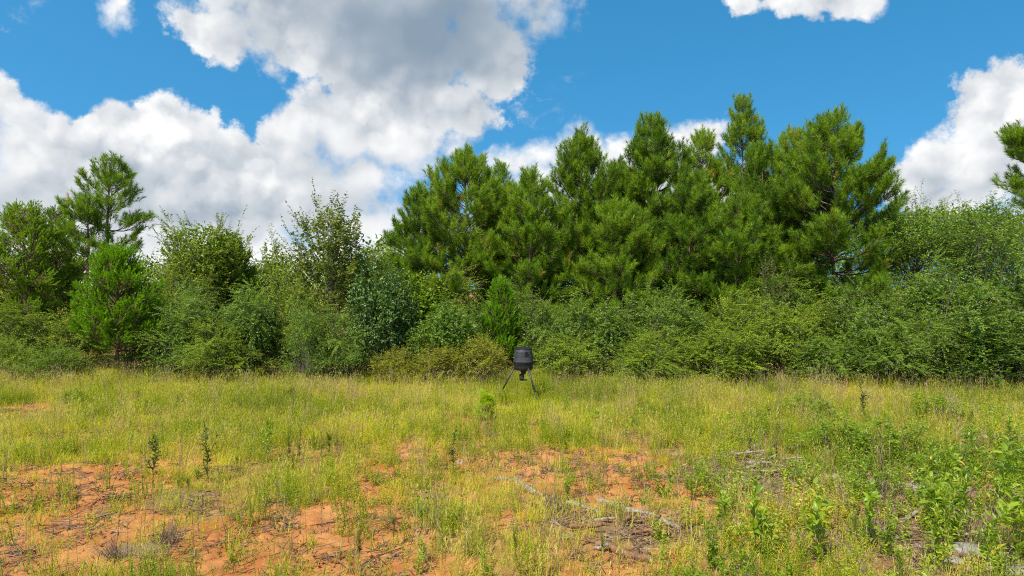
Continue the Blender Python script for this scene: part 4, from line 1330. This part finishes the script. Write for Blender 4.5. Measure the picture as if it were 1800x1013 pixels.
for (cx, cy, sx, sy, n, lab, grp) in ((1335, 822, 55, 18, 40, 'weathered grey stick in the pile beside the bare clay', 'sticks of the grey stick pile'),
                                      (1620, 930, 110, 40, 34, 'grey stick lying in the debris on the right', 'sticks in the right debris'),
                                      (1090, 938, 80, 26, 13, 'grey stick lying between the fallen logs', 'sticks between the fallen logs'),
                                      (1740, 790, 60, 18, 16, 'grey stick beside the weathered log at the right edge', 'sticks by the weathered log')):
    for i in range(n):
        px, py = cx + rg.normal(0, sx * .6), cy + rg.normal(0, sy * .6)
        L = rg.uniform(20, 60); a = rg.normal(0, .5)
        log(lab, (px - L / 2, py - L / 2 * math.sin(a) * .4), (px + L / 2, py + L / 2 * math.sin(a) * .4), rg.uniform(.011, .028), M_WOOD if rg.random() < .6 else M_WOOD_O, 700 + i, grp, 'stick', False, max(0, rg.normal(.05, .06)))


def stone(label, px, py, w, d, h, seed):
    rg = np.random.default_rng(seed)
    import bmesh
    bm = bmesh.new(); bmesh.ops.create_icosphere(bm, subdivisions=3, radius=1.0)
    K = rg.normal(0, 1.6, (7, 3)); ph = rg.uniform(0, 6, 7)
    for v in bm.verts:
        c = np.array(v.co); s = 1 + .22 * float(np.sin(K @ c + ph).mean()) * 2
        c = np.sign(c) * np.abs(c) ** .75 * s
        v.co = (c[0] * w / 2, c[1] * d / 2, c[2] * h / 2 + h * .2)
    me = bpy.data.meshes.new('stone'); bm.to_mesh(me); bm.free(); me.materials.append(M_STONE)
    thing('stone', label, 'stone', gpos(px, py), rg.uniform(-.4, .4), 'pale stones on the ground', None, me)


stone('largest whitish stone slab, in the near right debris', 1700, 972, .36, .26, .16, 1)
stone('long pale stone left of the largest slab, tilted', 1668, 988, .30, .16, .12, 2)
stone('small pale stone below the brown chip heap', 1572, 942, .10, .10, .08, 3)
stone('grey stone at the bottom edge beside the slab', 1790, 1005, .28, .2, .12, 4)
stone('pale stone at the right edge among leaves', 1790, 888, .22, .16, .14, 5)
stone('pinkish pale stone near the V-shaped sapling', 808, 815, .10, .09, .07, 6)
stone('flat pale stone left of the V-shaped sapling', 680, 806, .10, .08, .06, 7)
stone('pale stone piece at the bottom right of the slab', 1745, 1000, .2, .14, .1, 8)

# ---------------------------------------------------------------- the feeder
def feeder():
    Y = 17.8
    x = (920 - 900) / FPX * Y
    zg = float(gz(x, Y))
    mp = plain_mat('grey_plastic', (0.042, 0.043, 0.046), .5, .4, var=.35, scale=7)
    mk = plain_mat('black_plastic', (0.014, 0.013, 0.013), .55, .35, var=.4, scale=9)
    mm = plain_mat('dark_metal', (0.045, 0.047, 0.050), .45, .5, .3)
    t = thing('deer_feeder', 'black and grey barrel feeder on three splayed metal legs in the tall grass', 'feeder', (x, Y, zg))

    def lathe(name, prof, mt, parent, k=40, ribs=0.0):
        V, F = [], []
        for (r, z) in prof:
            for j in range(k):
                a = j / k * 2 * math.pi
                V.append((r * math.cos(a), r * math.sin(a), z))
        n = len(prof)
        for i in range(n - 1):
            for j in range(k):
                F.append((i * k + j, i * k + (j + 1) % k, (i + 1) * k + (j + 1) % k, (i + 1) * k + j))
        me = mesh(name, np.array(V), [np.array(F)], mt)
        for p in me.polygons:
            p.use_smooth = True
        me.set_sharp_from_angle(angle=RAD(35))
        return link(name, me, parent)

    def box(name, c, s, mt, parent, rot=(0, 0, 0)):
        import bmesh
        bm = bmesh.new(); bmesh.ops.create_cube(bm, size=1.0)
        for v in bm.verts:
            v.co = (v.co.x * s[0], v.co.y * s[1], v.co.z * s[2])
        bmesh.ops.bevel(bm, geom=list(bm.edges), offset=min(s) * .15, segments=2, affect='EDGES')
        me = bpy.data.meshes.new(name); bm.to_mesh(me); bm.free(); me.materials.append(mt)
        o = link(name, me, parent, c); o.rotation_euler = rot
        return o

    up = lathe('upper_barrel', [(.255, 1.020), (.262, 1.022), (.262, 1.045), (.254, 1.05), (.247, 1.13), (.244, 1.133), (.244, 1.14), (.246, 1.143), (.238, 1.24),
                                (.235, 1.243), (.235, 1.25), (.236, 1.253), (.226, 1.325), (.215, 1.338)], mp, t)
    lid = lathe('lid', [(.216, 1.330), (.222, 1.333), (.222, 1.362), (.214, 1.372), (.15, 1.388), (.06, 1.393), (.0005, 1.394)], mk, t)
    lathe('lid_grip', [(.05, 1.39), (.05, 1.405), (.04, 1.41), (.0005, 1.41)], mk, lid, 16)
    lo = lathe('lower_barrel', [(.04, .80), (.19, .80), (.215, .815), (.228, .86), (.232, .87), (.229, .88), (.246, .965), (.250, .975), (.248, .985), (.256, 1.019), (.264, 1.019), (.264, 1.000), (.258, .998)], mk, t)
    lathe('spout', [(.055, .69), (.055, .71), (.09, .80)], mk, t, 20)
    mo = box('motor_housing', (-.045, 0, .625), (.12, .12, .15), mk, t)
    box('battery_door', (-.045, -.064, .62), (.08, .012, .10), mm, mo).location = (0, -.064, 0)
    lathe('spinner_plate', [(.0005, .535), (.11, .535), (.115, .545), (.0005, .542)], mm, t, 24)
    box('label_plate', (.075, -.238, 1.225), (.085, .012, .13), mk, up, (RAD(7), 0, RAD(15)))
    box('latch', (-.16, -.19, .985), (.03, .03, .09), mm, up, (0, 0, RAD(-40)))
    box('latch', (.245, -.06, .985), (.03, .03, .09), mm, up, (0, 0, RAD(75)))
    for a in (182, -58, 60):
        ca, sa = math.cos(RAD(a)), math.sin(RAD(a))
        A = np.array([.215 * ca, .215 * sa, .90]); B = np.array([.72 * ca, .72 * sa, -.03])
        M = A + (B - A) * .62
        g = Geo(); g.tube(np.stack([A, M]), .020, 10)
        lg = link('leg', g.mesh('leg', mm), t)
        g = Geo(); g.tube(np.stack([A + (B - A) * .58, B]), .017, 10)
        link('leg_extension', g.mesh('leg_extension', mm), lg)
        g = Geo(); g.tube(np.stack([A + (B - A) * .60, A + (B - A) * .64]), .027, 10)
        link('leg_collar', g.mesh('leg_collar', mk), lg)
        b = box('leg_bracket', (.225 * ca, .225 * sa, .87), (.05, .075, .12), mk, t, (0, RAD(-8), RAD(a)))


feeder()
